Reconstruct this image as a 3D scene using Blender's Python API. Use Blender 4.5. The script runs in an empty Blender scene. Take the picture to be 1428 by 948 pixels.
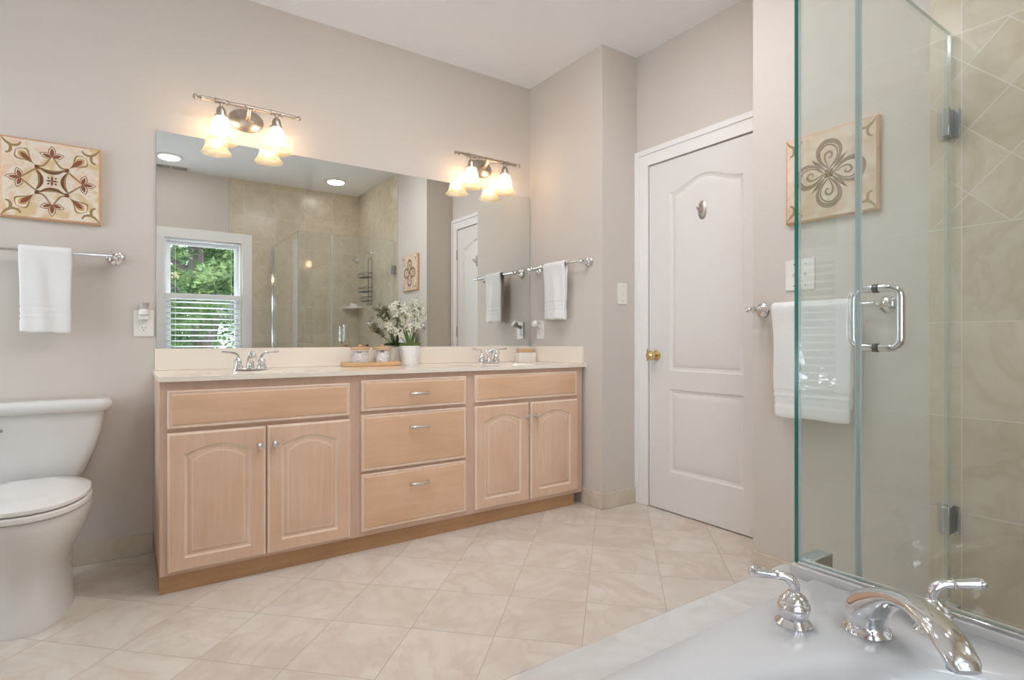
import bpy, bmesh, math, random
from mathutils import Vector, Matrix
PI = math.pi
sc = bpy.context.scene
C = sc.collection

# ------------------------------------------------------------------ camera
cam = bpy.data.cameras.new('camera'); cam.sensor_width = 36.0; cam.lens = 36.0 * 778.0 / 1428.0
cam.clip_start = 0.02
co = bpy.data.objects.new('camera', cam); C.objects.link(co)
co.location = (0, 0, 1.0); co.rotation_euler = (PI / 2, 0, -0.6027); sc.camera = co

# ------------------------------------------------------------------ light
DAY, LAMP, BULB, EXPO = 4.8, 41.0, 17.0, 1.15
sc.view_settings.view_transform = 'Standard'; sc.view_settings.look = 'None'
sc.view_settings.gamma = 1.0; sc.view_settings.use_curve_mapping = False
sc.view_settings.exposure = EXPO
w = bpy.data.worlds.new('world'); sc.world = w; w.use_nodes = True
bg = w.node_tree.nodes['Background']; bg.inputs[0].default_value = (0.80, 0.90, 1.0, 1); bg.inputs[1].default_value = DAY
cy = sc.cycles
cy.use_denoising = True
cy.max_bounces = 12; cy.diffuse_bounces = 6; cy.glossy_bounces = 6; cy.transmission_bounces = 8; cy.transparent_max_bounces = 24
cy.caustics_reflective = False; cy.caustics_refractive = False
cy.sample_clamp_indirect = 6.0

def area(name, loc, rot, sx, sy, power, col, portal=False):
    l = bpy.data.lights.new(name, 'AREA'); l.shape = 'RECTANGLE'; l.size = sx; l.size_y = sy; l.energy = power; l.color = col
    if portal: l.cycles.is_portal = True
    o = bpy.data.objects.new(name, l); C.objects.link(o); o.location = loc; o.rotation_euler = rot
    return o
# portals guide the sky's light through the windows, they give off nothing themselves
area('window_portal', (0.27, -0.56, 1.30), (PI / 2, 0, 0), 1.55, 1.6, 1, (1, 1, 1), True)
area('window_portal', (-1.75, 2.45, 1.40), (PI / 2, 0, -PI / 2), 1.0, 1.8, 1, (1, 1, 1), True)

# ------------------------------------------------------------------ dimensions
X1, X2, X3 = 2.304, 2.319, 2.595       # walls facing -X: beside vanity, picture wall, door wall
YM, YC, YR, YO = 3.127, 2.409, 1.455, -0.431
XL, ZC = -1.62, 2.745
ZD = 0.435

# ------------------------------------------------------------------ node helpers
def mat(name):
    m = bpy.data.materials.new(name); m.use_nodes = True
    nt = m.node_tree
    for n in list(nt.nodes): nt.nodes.remove(n)
    out = nt.nodes.new('ShaderNodeOutputMaterial')
    return m, nt, out
def N(nt, t, **kw):
    n = nt.nodes.new(t)
    for k, v in kw.items(): setattr(n, k, v)
    return n
def L(nt, a, b): nt.links.new(a, b)
def MA(nt, op, a, b=None, c=None):
    n = nt.nodes.new('ShaderNodeMath'); n.operation = op
    for i, v in enumerate((a, b, c)):
        if v is None: continue
        if isinstance(v, (int, float)): n.inputs[i].default_value = v
        else: nt.links.new(v, n.inputs[i])
    return n.outputs[0]
def MIXC(nt, f, a, b, blend='MIX'):
    n = nt.nodes.new('ShaderNodeMix'); n.data_type = 'RGBA'; n.blend_type = blend
    for s, v in ((n.inputs[0], f), (n.inputs[6], a), (n.inputs[7], b)):
        if isinstance(v, (int, float)): s.default_value = v
        elif isinstance(v, tuple): s.default_value = (*v, 1) if len(v) == 3 else v
        else: nt.links.new(v, s)
    return n.outputs[2]
def RAMP(nt, fac, stops):
    n = nt.nodes.new('ShaderNodeValToRGB'); e = n.color_ramp.elements
    while len(e) > 1: e.remove(e[-1])
    e[0].position = stops[0][0]; e[0].color = (*stops[0][1], 1)
    for p, c in stops[1:]:
        x = e.new(p); x.color = (*c, 1)
    nt.links.new(fac, n.inputs[0]); return n.outputs[0]
def NOISE(nt, vec, scale, detail=3, rough=0.5, dist=0.0):
    n = nt.nodes.new('ShaderNodeTexNoise'); n.inputs['Scale'].default_value = scale; n.inputs['Detail'].default_value = detail
    n.inputs['Roughness'].default_value = rough; n.inputs['Distortion'].default_value = dist
    if vec is not None: nt.links.new(vec, n.inputs['Vector'])
    return n.outputs[0]
def BSDF(nt, out, color, rough=0.5, metal=0.0, spec=0.5, bump=None, bstr=0.2, bdist=0.002, **kw):
    b = nt.nodes.new('ShaderNodeBsdfPrincipled')
    for s, v in (('Base Color', color), ('Roughness', rough), ('Metallic', metal), ('Specular IOR Level', spec)):
        if isinstance(v, (int, float)): b.inputs[s].default_value = v
        elif isinstance(v, tuple): b.inputs[s].default_value = (*v, 1)
        else: nt.links.new(v, b.inputs[s])
    for k, v in kw.items():
        k = k.replace('_', ' ')
        b.inputs[k].default_value = v if isinstance(v, (int, float)) else (*v, 1)
    if bump is not None:
        bn = nt.nodes.new('ShaderNodeBump'); bn.inputs['Strength'].default_value = bstr; bn.inputs['Distance'].default_value = bdist
        nt.links.new(bump, bn.inputs['Height']); nt.links.new(bn.outputs[0], b.inputs['Normal'])
    if out is not None: nt.links.new(b.outputs[0], out.inputs[0])
    return b
def pos(nt): return nt.nodes.new('ShaderNodeNewGeometry').outputs['Position']
def opos(nt): return nt.nodes.new('ShaderNodeTexCoord').outputs['Object']
def xyz(nt, v):
    s = nt.nodes.new('ShaderNodeSeparateXYZ'); nt.links.new(v, s.inputs[0]); return s.outputs
def comb(nt, a, b, c):
    s = nt.nodes.new('ShaderNodeCombineXYZ')
    for i, v in enumerate((a, b, c)):
        if isinstance(v, (int, float)): s.inputs[i].default_value = v
        else: nt.links.new(v, s.inputs[i])
    return s.outputs[0]
def mapv(nt, v, scale):
    n = nt.nodes.new('ShaderNodeMapping'); n.inputs['Scale'].default_value = scale; nt.links.new(v, n.inputs[0]); return n.outputs[0]

def simple(name, col, rough=0.5, metal=0.0, var=0.04, nscale=8, spec=0.5, bump=0.0, bscale=200, **kw):
    m, nt, out = mat(name)
    p = opos(nt)
    n = NOISE(nt, p, nscale, 2)
    dark = tuple(c * (1 - var) for c in col); lite = tuple(min(1, c * (1 + var)) for c in col)
    c = MIXC(nt, n, dark, lite)
    bs = NOISE(nt, p, bscale, 2) if bump else None
    BSDF(nt, out, c, rough, metal, spec, bs, bump, **kw)
    return m

# ------------------------------------------------------------------ materials
M = {}
M['paint'] = simple('wall_paint', (0.632, 0.576, 0.520), 0.75, var=0.008, nscale=1.5, spec=0.25)
M['ceil'] = simple('ceiling_paint', (0.94, 0.95, 0.975), 0.9, var=0.008, nscale=2, spec=0.2)
M['white'] = simple('white_trim_paint', (0.82, 0.80, 0.775), 0.38, var=0.01, spec=0.4)
M['doorw'] = simple('door_paint', (0.75, 0.72, 0.69), 0.42, var=0.01, spec=0.4)
M['vinyl'] = simple('window_vinyl', (0.84, 0.85, 0.86), 0.35, var=0.01)
M['porcelain'] = simple('toilet_porcelain', (0.74, 0.72, 0.695), 0.07, var=0.008, spec=0.6, nscale=2)
M['acrylic'] = simple('tub_acrylic', (0.56, 0.555, 0.555), 0.09, var=0.008, spec=0.55, nscale=2)
M['seat'] = simple('seat_plastic', (0.82, 0.80, 0.775), 0.16, var=0.008)
M['marble'] = simple('cultured_marble', (0.86, 0.775, 0.67), 0.12, var=0.015, nscale=3, spec=0.55)
M['chrome'] = simple('polished_chrome', (0.80, 0.80, 0.81), 0.06, 1.0, var=0.02, nscale=3)
M['nickel'] = simple('brushed_nickel', (0.47, 0.41, 0.355), 0.36, 1.0, var=0.05, nscale=40)
M['hardware'] = simple('satin_hardware', (0.74, 0.70, 0.66), 0.30, 1.0, var=0.03)
M['brass'] = simple('polished_brass', (0.78, 0.60, 0.32), 0.14, 1.0, var=0.03)
M['steel'] = simple('satin_hinge', (0.45, 0.48, 0.48), 0.2, 1.0, var=0.03)
M['wire'] = simple('dark_bronze_wire', (0.10, 0.095, 0.085), 0.4, 0.7)
M['plastic'] = simple('ivory_plastic', (0.80, 0.765, 0.71), 0.3, var=0.01)
M['slot'] = simple('dark_slot', (0.03, 0.028, 0.025), 0.6)
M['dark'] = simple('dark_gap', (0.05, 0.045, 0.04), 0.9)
M['bamboo'] = simple('bamboo', (0.66, 0.42, 0.22), 0.4, var=0.10, nscale=12)
M['cotton'] = simple('cotton', (0.86, 0.83, 0.80), 0.9, var=0.03, bump=0.8, bscale=150)
M['pink'] = simple('pink_beads', (0.85, 0.62, 0.52), 0.8, var=0.10, nscale=60)
M['green'] = simple('stem_green', (0.14, 0.24, 0.05), 0.5, var=0.25, nscale=30)
M['moss'] = simple('moss', (0.11, 0.17, 0.04), 0.95, var=0.5, nscale=120, bump=1.0, bscale=220)
M['blade'] = simple('grass_blade', (0.20, 0.21, 0.12), 0.6, var=0.15)
M['soap'] = simple('tan_soap', (0.62, 0.42, 0.25), 0.6, var=0.12, nscale=30)
M['ceramic'] = simple('white_ceramic', (0.82, 0.78, 0.73), 0.2, var=0.02)
M['gapw'] = simple('white_edge', (0.76, 0.74, 0.71), 0.5)

def towel_mat():
    m, nt, out = mat('white_terry')
    p = opos(nt)
    n1 = NOISE(nt, p, 420, 2); n2 = NOISE(nt, p, 9, 3)
    h = MA(nt, 'ADD', n1, MA(nt, 'MULTIPLY', n2, 1.2))
    c = MIXC(nt, n1, (0.80, 0.785, 0.77), (0.90, 0.885, 0.87))
    BSDF(nt, out, c, 0.95, 0, 0.1, h, 0.5, 0.004, Sheen_Weight=0.2)
    return m
M['towel'] = towel_mat()

def wood_mat(name, horiz, base, lite, dark):
    m, nt, out = mat(name)
    p = pos(nt)
    v = mapv(nt, p, (3, 3, 45) if horiz else (45, 45, 3))
    n = NOISE(nt, v, 1.0, 5, 0.6, 0.6)
    b = NOISE(nt, p, 4.5, 3, 0.5, 0.8)
    f = MA(nt, 'ADD', MA(nt, 'MULTIPLY', n, 0.5), MA(nt, 'MULTIPLY', b, 0.5))
    c = RAMP(nt, f, [(0.30, dark), (0.50, base), (0.70, lite)])
    BSDF(nt, out, c, 0.38, 0, 0.35, n, 0.05, 0.001)
    return m
wb, wl, wd = (0.715, 0.490, 0.350), (0.760, 0.550, 0.415), (0.660, 0.425, 0.285)
M['woodv'] = wood_mat('pickled_maple_upright', False, wb, wl, wd)
M['woodh'] = wood_mat('pickled_maple_level', True, (0.705, 0.460, 0.305), (0.75, 0.52, 0.37), (0.65, 0.40, 0.245))
M['wash'] = wood_mat('whitewash_edge', False, (0.77, 0.60, 0.47), (0.81, 0.66, 0.53), (0.72, 0.54, 0.41))
M['frame'] = wood_mat('maple_face_frame', False, (0.63, 0.44, 0.335), (0.68, 0.49, 0.38), (0.57, 0.385, 0.28))
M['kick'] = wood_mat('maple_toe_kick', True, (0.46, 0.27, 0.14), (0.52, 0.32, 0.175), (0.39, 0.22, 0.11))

def grid_mask(nt, h, v, sh, sv, oh, ov, wdt):
    """1 on joints of a grid, plus a random value for each tile"""
    a = MA(nt, 'SUBTRACT', h, oh); b = MA(nt, 'SUBTRACT', v, ov)
    da = MA(nt, 'PINGPONG', a, sh / 2); db = MA(nt, 'PINGPONG', b, sv / 2)
    # pingpong is 0 at multiples of the size
    g = MA(nt, 'MAXIMUM', MA(nt, 'LESS_THAN', da, wdt / 2), MA(nt, 'LESS_THAN', db, wdt / 2))
    ia = MA(nt, 'FLOOR', MA(nt, 'DIVIDE', a, sh)); ib = MA(nt, 'FLOOR', MA(nt, 'DIVIDE', b, sv))
    wn = nt.nodes.new('ShaderNodeTexWhiteNoise'); wn.noise_dimensions = '3D'
    nt.links.new(comb(nt, ia, ib, 0.5), wn.inputs['Vector'])
    return g, wn.outputs['Value'], wn.outputs['Color']

def stone(nt, p, rnd, rcol, base, lite, vein, veinamt=0.5):
    sh = nt.nodes.new('ShaderNodeVectorMath'); sh.operation = 'MULTIPLY_ADD'
    nt.links.new(rcol, sh.inputs[0]); sh.inputs[1].default_value = (7, 7, 7); nt.links.new(p, sh.inputs[2])
    q = sh.outputs[0]
    n1 = NOISE(nt, q, 3.2, 6, 0.6, 1.2)
    n2 = NOISE(nt, q, 2.2, 5, 0.55, 2.4)
    ridge = MA(nt, 'SUBTRACT', 1.0, MA(nt, 'MULTIPLY', MA(nt, 'ABSOLUTE', MA(nt, 'SUBTRACT', n2, 0.5)), 14.0))
    ridge = MA(nt, 'MAXIMUM', ridge, 0.0)
    n3 = NOISE(nt, q, 5.0, 2)
    ridge = MA(nt, 'MULTIPLY', MA(nt, 'MULTIPLY', ridge, MA(nt, 'SMOOTH_MIN', n3, 0.8, 0.2)), veinamt)
    c = MIXC(nt, RAMP(nt, n1, [(0.35, (0, 0, 0)), (0.68, (1, 1, 1))]), base, lite)
    c = MIXC(nt, ridge, c, vein)
    br = MA(nt, 'MULTIPLY_ADD', rnd, 0.07, 0.965)
    vm = nt.nodes.new('ShaderNodeVectorMath'); vm.operation = 'SCALE'
    nt.links.new(c, vm.inputs[0]); nt.links.new(br, vm.inputs['Scale'])
    return vm.outputs[0], n1

def floor_mat():
    m, nt, out = mat('floor_tile')
    p = pos(nt); x, y, z = xyz(nt, p)
    u = MA(nt, 'MULTIPLY', MA(nt, 'ADD', x, y), 0.70711); v = MA(nt, 'MULTIPLY', MA(nt, 'SUBTRACT', x, y), 0.70711)
    g, r, rc = grid_mask(nt, u, v, 0.3005, 0.2947, 1.540, -0.107, 0.0026)
    c, n = stone(nt, p, r, rc, (0.62, 0.55, 0.475), (0.715, 0.655, 0.59), (0.52, 0.40, 0.29), 0.60)
    c = MIXC(nt, g, c, (0.42, 0.37, 0.315))
    BSDF(nt, out, c, 0.32, 0, 0.4, MA(nt, 'SUBTRACT', 1.0, g), 0.25, 0.001)
    return m
M['floor'] = floor_mat()

def plain_stone(name, base, lite, vein, size, o=(0, 0), axes='xy', rough=0.3, wdt=0.0022, va=0.5, gcol=(0.60, 0.55, 0.48)):
    m, nt, out = mat(name)
    p = pos(nt); c3 = dict(zip('xyz', xyz(nt, p)))
    g, r, rc = grid_mask(nt, c3[axes[0]], c3[axes[1]], size[0], size[1], o[0], o[1], wdt)
    c, n = stone(nt, p, r, rc, base, lite, vein, va)
    c = MIXC(nt, g, c, gcol)
    BSDF(nt, out, c, rough, 0, 0.4)
    return m
TB, TL, TV = (0.59, 0.505, 0.375), (0.665, 0.585, 0.46), (0.46, 0.35, 0.22)
M['base'] = plain_stone('baseboard_tile', (0.60, 0.525, 0.425), (0.66, 0.595, 0.50), (0.50, 0.38, 0.25), (0.62, 9), (0.1, -3), 'xz')
M['deck'] = plain_stone('tub_deck_tile', (0.50, 0.475, 0.45), (0.60, 0.58, 0.555), (0.42, 0.37, 0.31), (0.32, 9), (0.767, -3), 'xy', 0.14, 0.002, 0.4)

def wall_tile(name, ax, ov):
    m, nt, out = mat(name)
    p = pos(nt); c3 = dict(zip('xyz', xyz(nt, p))); h, z = c3[ax], c3['z']
    low = MA(nt, 'LESS_THAN', z, 1.380); high = MA(nt, 'GREATER_THAN', z, 2.035)
    st = MA(nt, 'MAXIMUM', low, high)
    off = MA(nt, 'ADD', MA(nt, 'MULTIPLY', low, 1.380), MA(nt, 'MULTIPLY', high, 2.035))
    zz = MA(nt, 'SUBTRACT', z, off)
    g1, r1, c1 = grid_mask(nt, h, zz, 0.320, 0.320, ov, 0.0, 0.003)
    a = MA(nt, 'ADD', h, z); b = MA(nt, 'SUBTRACT', z, h)
    g2, r2, c2 = grid_mask(nt, a, b, 0.2175, 0.2150, ov + 1.468, 2.035 - 1.215 - (ov - 0.689), 0.0042)
    g2 = MA(nt, 'MAXIMUM', g2, MA(nt, 'LESS_THAN', MA(nt, 'ABSOLUTE', MA(nt, 'SUBTRACT', h, ov)), 0.0015))
    edge = MA(nt, 'MINIMUM', MA(nt, 'ABSOLUTE', MA(nt, 'SUBTRACT', z, 1.38)), MA(nt, 'ABSOLUTE', MA(nt, 'SUBTRACT', z, 2.035)))
    g2 = MA(nt, 'MAXIMUM', g2, MA(nt, 'LESS_THAN', edge, 0.0018))
    g = MA(nt, 'ADD', MA(nt, 'MULTIPLY', g1, st), MA(nt, 'MULTIPLY', g2, MA(nt, 'SUBTRACT', 1.0, st)))
    r = MA(nt, 'ADD', MA(nt, 'MULTIPLY', r1, st), MA(nt, 'MULTIPLY', r2, MA(nt, 'SUBTRACT', 1.0, st)))
    rc = MIXC(nt, st, c2, c1)
    c, n = stone(nt, p, r, rc, TB, TL, TV, 0.55)
    c = MIXC(nt, g, c, (0.70, 0.655, 0.575))
    BSDF(nt, out, c, 0.24, 0, 0.4)
    return m
M['tile_y'] = wall_tile('shower_tile_side', 'y', 0.689)
M['tile_x'] = wall_tile('shower_tile_back', 'x', 2.0)

def glass_mat(name, tint, refl=1.0):
    m, nt, out = mat(name)
    geo = nt.nodes.new('ShaderNodeNewGeometry')
    ior = MA(nt, 'ADD', 1.5, MA(nt, 'MULTIPLY', geo.outputs['Backfacing'], 1 / 1.5 - 1.5))
    fr = nt.nodes.new('ShaderNodeFresnel'); L(nt, ior, fr.inputs['IOR'])
    # a back face reports 1/ior, so pass the inverse there to keep one curve on both sides
    ior2 = MA(nt, 'MAXIMUM', ior, 0.5)
    tr = nt.nodes.new('ShaderNodeBsdfTransparent'); tr.inputs[0].default_value = (*tint, 1)
    gl = nt.nodes.new('ShaderNodeBsdfGlossy'); gl.inputs['Roughness'].default_value = 0.0
    gl.inputs['Color'].default_value = (1, 1, 1, 1)
    mx = nt.nodes.new('ShaderNodeMixShader')
    L(nt, MA(nt, 'MULTIPLY', fr.outputs[0], refl), mx.inputs[0]); L(nt, tr.outputs[0], mx.inputs[1]); L(nt, gl.outputs[0], mx.inputs[2])
    L(nt, mx.outputs[0], out.inputs[0])
    return m
M['glass'] = glass_mat('shower_glass', (0.970, 0.990, 0.988))
M['wglass'] = glass_mat('window_glass', (0.96, 0.97, 0.97), 0.6)
M['jarglass'] = glass_mat('jar_glass', (0.99, 0.99, 0.99), 0.35)
def edge_mat(name, col, a=0.55):
    m, nt, out = mat(name)
    p = pos(nt); n = NOISE(nt, mapv(nt, p, (200, 200, 6)), 1, 2)
    c = MIXC(nt, n, tuple(k * 0.8 for k in col), tuple(min(1, k * 1.25) for k in col))
    b = BSDF(nt, None, c, 0.12, 0, 0.6)
    t = nt.nodes.new('ShaderNodeBsdfTransparent'); t.inputs[0].default_value = (0.75, 0.9, 0.86, 1)
    mx = nt.nodes.new('ShaderNodeMixShader'); mx.inputs[0].default_value = a
    L(nt, t.outputs[0], mx.inputs[1]); L(nt, b.outputs[0], mx.inputs[2]); L(nt, mx.outputs[0], out.inputs[0])
    return m
M['gedge'] = edge_mat('glass_edge_green', (0.010, 0.125, 0.10), 0.97)
M['gedge2'] = edge_mat('glass_edge_pale', (0.42, 0.48, 0.46), 0.6)

def mirror_mat():
    m, nt, out = mat('mirror_silver')
    g = nt.nodes.new('ShaderNodeBsdfGlossy'); g.inputs['Roughness'].default_value = 0.0
    n = NOISE(nt, opos(nt), 0.8, 1)
    L(nt, MIXC(nt, n, (0.845, 0.875, 0.86), (0.855, 0.885, 0.87)), g.inputs['Color'])
    L(nt, g.outputs[0], out.inputs[0]); return m
M['mirror'] = mirror_mat()

def emit(name, col, s):
    m, nt, out = mat(name)
    e = nt.nodes.new('ShaderNodeEmission'); e.inputs[0].default_value = (*col, 1); e.inputs[1].default_value = s
    L(nt, e.outputs[0], out.inputs[0]); return m
M['bulb'] = emit('lit_bulb', (1.0, 0.84, 0.68), BULB)
M['lamp'] = emit('lit_ceiling_lens', (0.99, 0.965, 1.0), LAMP)  # emission of the added ceiling lights that lie out of view
M['lamp_dim'] = emit('dimmed_ceiling_lens', (0.99, 0.965, 0.96), LAMP * 0.30)

def shade_mat():
    m, nt, out = mat('alabaster_glass')
    n = NOISE(nt, opos(nt), 25, 3)
    c = MIXC(nt, n, (0.84, 0.70, 0.52), (0.92, 0.82, 0.66))
    t = nt.nodes.new('ShaderNodeBsdfTranslucent'); L(nt, c, t.inputs[0])
    d = nt.nodes.new('ShaderNodeBsdfDiffuse'); L(nt, c, d.inputs[0])
    tr = nt.nodes.new('ShaderNodeBsdfTransparent'); tr.inputs[0].default_value = (1, 0.95, 0.86, 1)
    a = nt.nodes.new('ShaderNodeMixShader'); a.inputs[0].default_value = 0.35
    L(nt, t.outputs[0], a.inputs[1]); L(nt, d.outputs[0], a.inputs[2])
    b = nt.nodes.new('ShaderNodeMixShader'); b.inputs[0].default_value = 0.62
    L(nt, a.outputs[0], b.inputs[1]); L(nt, tr.outputs[0], b.inputs[2])
    L(nt, b.outputs[0], out.inputs[0]); return m
M['shade'] = shade_mat()

def leaf_mat(name, a, b):
    m, nt, out = mat(name)
    n = NOISE(nt, pos(nt), 2.5, 4)
    c = RAMP(nt, n, [(0.35, a), (0.65, b)])
    d = nt.nodes.new('ShaderNodeBsdfDiffuse'); L(nt, c, d.inputs[0])
    t = nt.nodes.new('ShaderNodeBsdfTranslucent'); L(nt, c, t.inputs[0])
    mx = nt.nodes.new('ShaderNodeMixShader'); mx.inputs[0].default_value = 0.4
    L(nt, d.outputs[0], mx.inputs[1]); L(nt, t.outputs[0], mx.inputs[2]); L(nt, mx.outputs[0], out.inputs[0]); return m
M['leaf'] = leaf_mat('tree_leaf', (0.018, 0.050, 0.018), (0.19, 0.26, 0.11))
M['petal'] = leaf_mat('flower_petal', (0.88, 0.85, 0.72), (0.95, 0.94, 0.86))
M['bark'] = simple('bark', (0.06, 0.05, 0.042), 0.95, var=0.4, nscale=10, bump=1.0, bscale=12)
M['lawn'] = simple('pale_terrace', (0.58, 0.57, 0.56), 0.95, var=0.1)  # ground made pale on purpose, to bounce daylight up onto the ceiling
M['siding'] = simple('white_siding', (0.72, 0.74, 0.78), 0.7)

# ------------------------------------------------------------------ mesh helpers
def finish(name, bm, mats, parent=None, smooth=True, bevel=0.0, seg=2, angle=35, recalc=True):
    if recalc: bmesh.ops.recalc_face_normals(bm, faces=bm.faces[:])
    me = bpy.data.meshes.new(name); bm.to_mesh(me); bm.free()
    if not isinstance(mats, (list, tuple)): mats = [mats]
    for m in mats: me.materials.append(m)
    o = bpy.data.objects.new(name, me); C.objects.link(o)
    if parent is not None: o.parent = parent
    if smooth:
        me.polygons.foreach_set('use_smooth', [True] * len(me.polygons))
        try: me.set_sharp_from_angle(angle=math.radians(angle))
        except Exception: pass
    if bevel:
        b = o.modifiers.new('bevel', 'BEVEL'); b.width = bevel; b.segments = seg; b.limit_method = 'ANGLE'; b.angle_limit = math.radians(40)
        b.harden_normals = False
    return o
def box(bm, x0, x1, y0, y1, z0, z1, mi=0):
    vs = [bm.verts.new(p) for p in ((x0, y0, z0), (x1, y0, z0), (x1, y1, z0), (x0, y1, z0), (x0, y0, z1), (x1, y0, z1), (x1, y1, z1), (x0, y1, z1))]
    for f in ((3, 2, 1, 0), (4, 5, 6, 7), (0, 1, 5, 4), (1, 2, 6, 5), (2, 3, 7, 6), (3, 0, 4, 7)):
        bm.faces.new([vs[i] for i in f]).material_index = mi
def BX(name, x0, x1, y0, y1, z0, z1, m, parent=None, bevel=0.0, seg=2):
    bm = bmesh.new(); box(bm, x0, x1, y0, y1, z0, z1); return finish(name, bm, m, parent, bevel=bevel, seg=seg)
def loft(bm, rings, mis=0, cap0=False, cap1=False, closed=True):
    R = [[bm.verts.new(p) for p in r] for r in rings]
    n = len(R[0])
    for i in range(len(R) - 1):
        mi = mis[i] if isinstance(mis, (list, tuple)) else mis
        for k in range(n if closed else n - 1):
            a, b = R[i], R[i + 1]; k2 = (k + 1) % n
            try: bm.faces.new((a[k], a[k2], b[k2], b[k])).material_index = mi
            except ValueError: pass
    li = mis[-1] if isinstance(mis, (list, tuple)) else mis
    if cap0: bm.faces.new(R[0][::-1]).material_index = mis[0] if isinstance(mis, (list, tuple)) else mis
    if cap1: bm.faces.new(R[-1]).material_index = li
    return R
def lathe(bm, prof, c=(0, 0, 0), axis='z', seg=28, mi=0, sx=1, sy=1, mtx=None):
    """prof: (radius, height) pairs along the axis"""
    rings = []
    for r, h in prof:
        r = max(r, 1e-5); ring = []
        for k in range(seg):
            a = 2 * PI * k / seg; u, v = r * math.cos(a) * sx, r * math.sin(a) * sy
            if mtx is not None: q = mtx @ Vector((u, v, h))
            elif axis == 'z': q = Vector((u, v, h))
            elif axis == 'x': q = Vector((h, u, v))
            else: q = Vector((u, -h, v))      # 'y': height grows toward -Y (out of the wall)
            ring.append(q + Vector(c))
        rings.append(ring)
    loft(bm, rings, mi, True, True)
def frames(pts, up=Vector((0, 0, 1))):
    out = []
    for i, p in enumerate(pts):
        a = pts[max(0, i - 1)]; b = pts[min(len(pts) - 1, i + 1)]
        t = (b - a).normalized()
        s = t.cross(up)
        if s.length < 1e-3: s = t.cross(Vector((0, 1, 0)))
        s.normalize(); out.append((p, t, s, s.cross(t).normalized()))
    return out
def sweep(bm, pts, rs, seg=12, mi=0, up=Vector((0, 0, 1)), sq=None, rh=None):
    pts = [Vector(p) for p in pts]
    if isinstance(rs, (int, float)): rs = [rs] * len(pts)
    rh = rh or rs
    rings = []
    for i, (p, t, s, n) in enumerate(frames(pts, up)):
        rings.append([p + s * (rs[i] * math.cos(2 * PI * k / seg)) + n * (rh[i] * math.sin(2 * PI * k / seg)) for k in range(seg)])
    loft(bm, rings, mi, True, True)
def smoothpath(pts, n=6):
    """Catmull-Rom through the points"""
    P = [Vector(p) for p in pts]; P = [P[0] * 2 - P[1]] + P + [P[-1] * 2 - P[-2]]
    out = []
    for i in range(1, len(P) - 2):
        for k in range(n):
            t = k / n; a, b, c, d = P[i - 1], P[i], P[i + 1], P[i + 2]
            out.append(0.5 * ((2 * b) + (c - a) * t + (2 * a - 5 * b + 4 * c - d) * t * t + (3 * b - a - 3 * c + d) * t ** 3))
    out.append(P[-2]); return out
def interp(vals, n=6):
    return [v.x for v in smoothpath([Vector((v, 0, 0)) for v in vals], n)]
def empty(name, loc, label, cat, group=None, rz=0.0):
    o = bpy.data.objects.new(name, None); C.objects.link(o); o.location = loc; o.rotation_euler = (0, 0, rz)
    o.empty_display_size = 0.05
    tag(o, label, cat, group); return o
def tag(o, label, cat, group=None):
    o['label'] = label; o['category'] = cat
    if group: o['group'] = group
    return o
def st(o): o['kind'] = 'structure'; return o
def copy_tree(o, parent=None):
    c = o.copy(); C.objects.link(c); c.parent = parent
    for ch in list(o.children): copy_tree(ch, c)
    return c
def rr(x0, x1, y0, y1, r, z, n=5):
    """rounded rectangle ring in the xy plane"""
    out = []
    for cx, cy_, a0 in ((x1 - r, y1 - r, 0), (x0 + r, y1 - r, PI / 2), (x0 + r, y0 + r, PI), (x1 - r, y0 + r, 1.5 * PI)):
        for k in range(n + 1):
            a = a0 + PI / 2 * k / n; out.append((cx + r * math.cos(a), cy_ + r * math.sin(a), z))
    return out

# ------------------------------------------------------------------ structure
def wall_grid(name, axis, a, b, h0, h1, z0, z1, holes, m):
    """wall slab between depth a and b; holes are (h0, h1, z0, z1)"""
    hs = sorted({h0, h1} | {v for q in holes for v in q[:2] if h0 < v < h1}); zs = sorted({z0, z1} | {v for q in holes for v in q[2:] if z0 < v < z1})
    bm = bmesh.new()
    for i in range(len(hs) - 1):
        for j in range(len(zs) - 1):
            ch, cz = (hs[i] + hs[i + 1]) / 2, (zs[j] + zs[j + 1]) / 2
            if any(q[0] < ch < q[1] and q[2] < cz < q[3] for q in holes): continue
            if axis == 'y': box(bm, hs[i], hs[i + 1], a, b, zs[j], zs[j + 1])
            else: box(bm, a, b, hs[i], hs[i + 1], zs[j], zs[j + 1])
    bmesh.ops.remove_doubles(bm, verts=bm.verts[:], dist=1e-5)
    # drop the doubled inner faces where cells meet
    seen = {}
    for f in bm.faces:
        seen.setdefault(tuple(round(v, 4) for v in f.calc_center_median()), []).append(f)
    bmesh.ops.delete(bm, geom=[f for fs in seen.values() if len(fs) > 1 for f in fs], context='FACES_ONLY')
    return st(finish(name, bm, m, smooth=False))

WH = [(-0.48, 0.235, 0.50, 2.048), (0.300, 1.020, 0.50, 2.048)]
LH = [(1.995, 2.90, 0.50, 2.33)]
st(BX('floor', XL - .12, 2.78, YO - .12, YM + .12, -0.08, 0.0, M['floor']))
st(BX('ceiling', XL - .12, 2.78, YO - .12, YM + .12, ZC, ZC + .08, M['ceil']))
wall_grid('wall_back', 'y', YM, YM + .12, XL - .12, X1, 0, ZC, [], M['paint'])
wall_grid('wall_left', 'x', XL - .12, XL, YO - .12, YM, 0, ZC, LH, M['paint'])
wall_grid('wall_front', 'y', YO - .12, YO, XL, 0.894, 0, ZC, WH, M['paint'])
wall_grid('wall_front_tiled', 'y', YO - .12, YO + .008, 0.894, 2.78, 0, ZC, WH, M['tile_x'])
wall_grid('wall_right_vanity', 'x', X1, 2.78, YC, YM + .12, 0, ZC, [], M['paint'])
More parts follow.
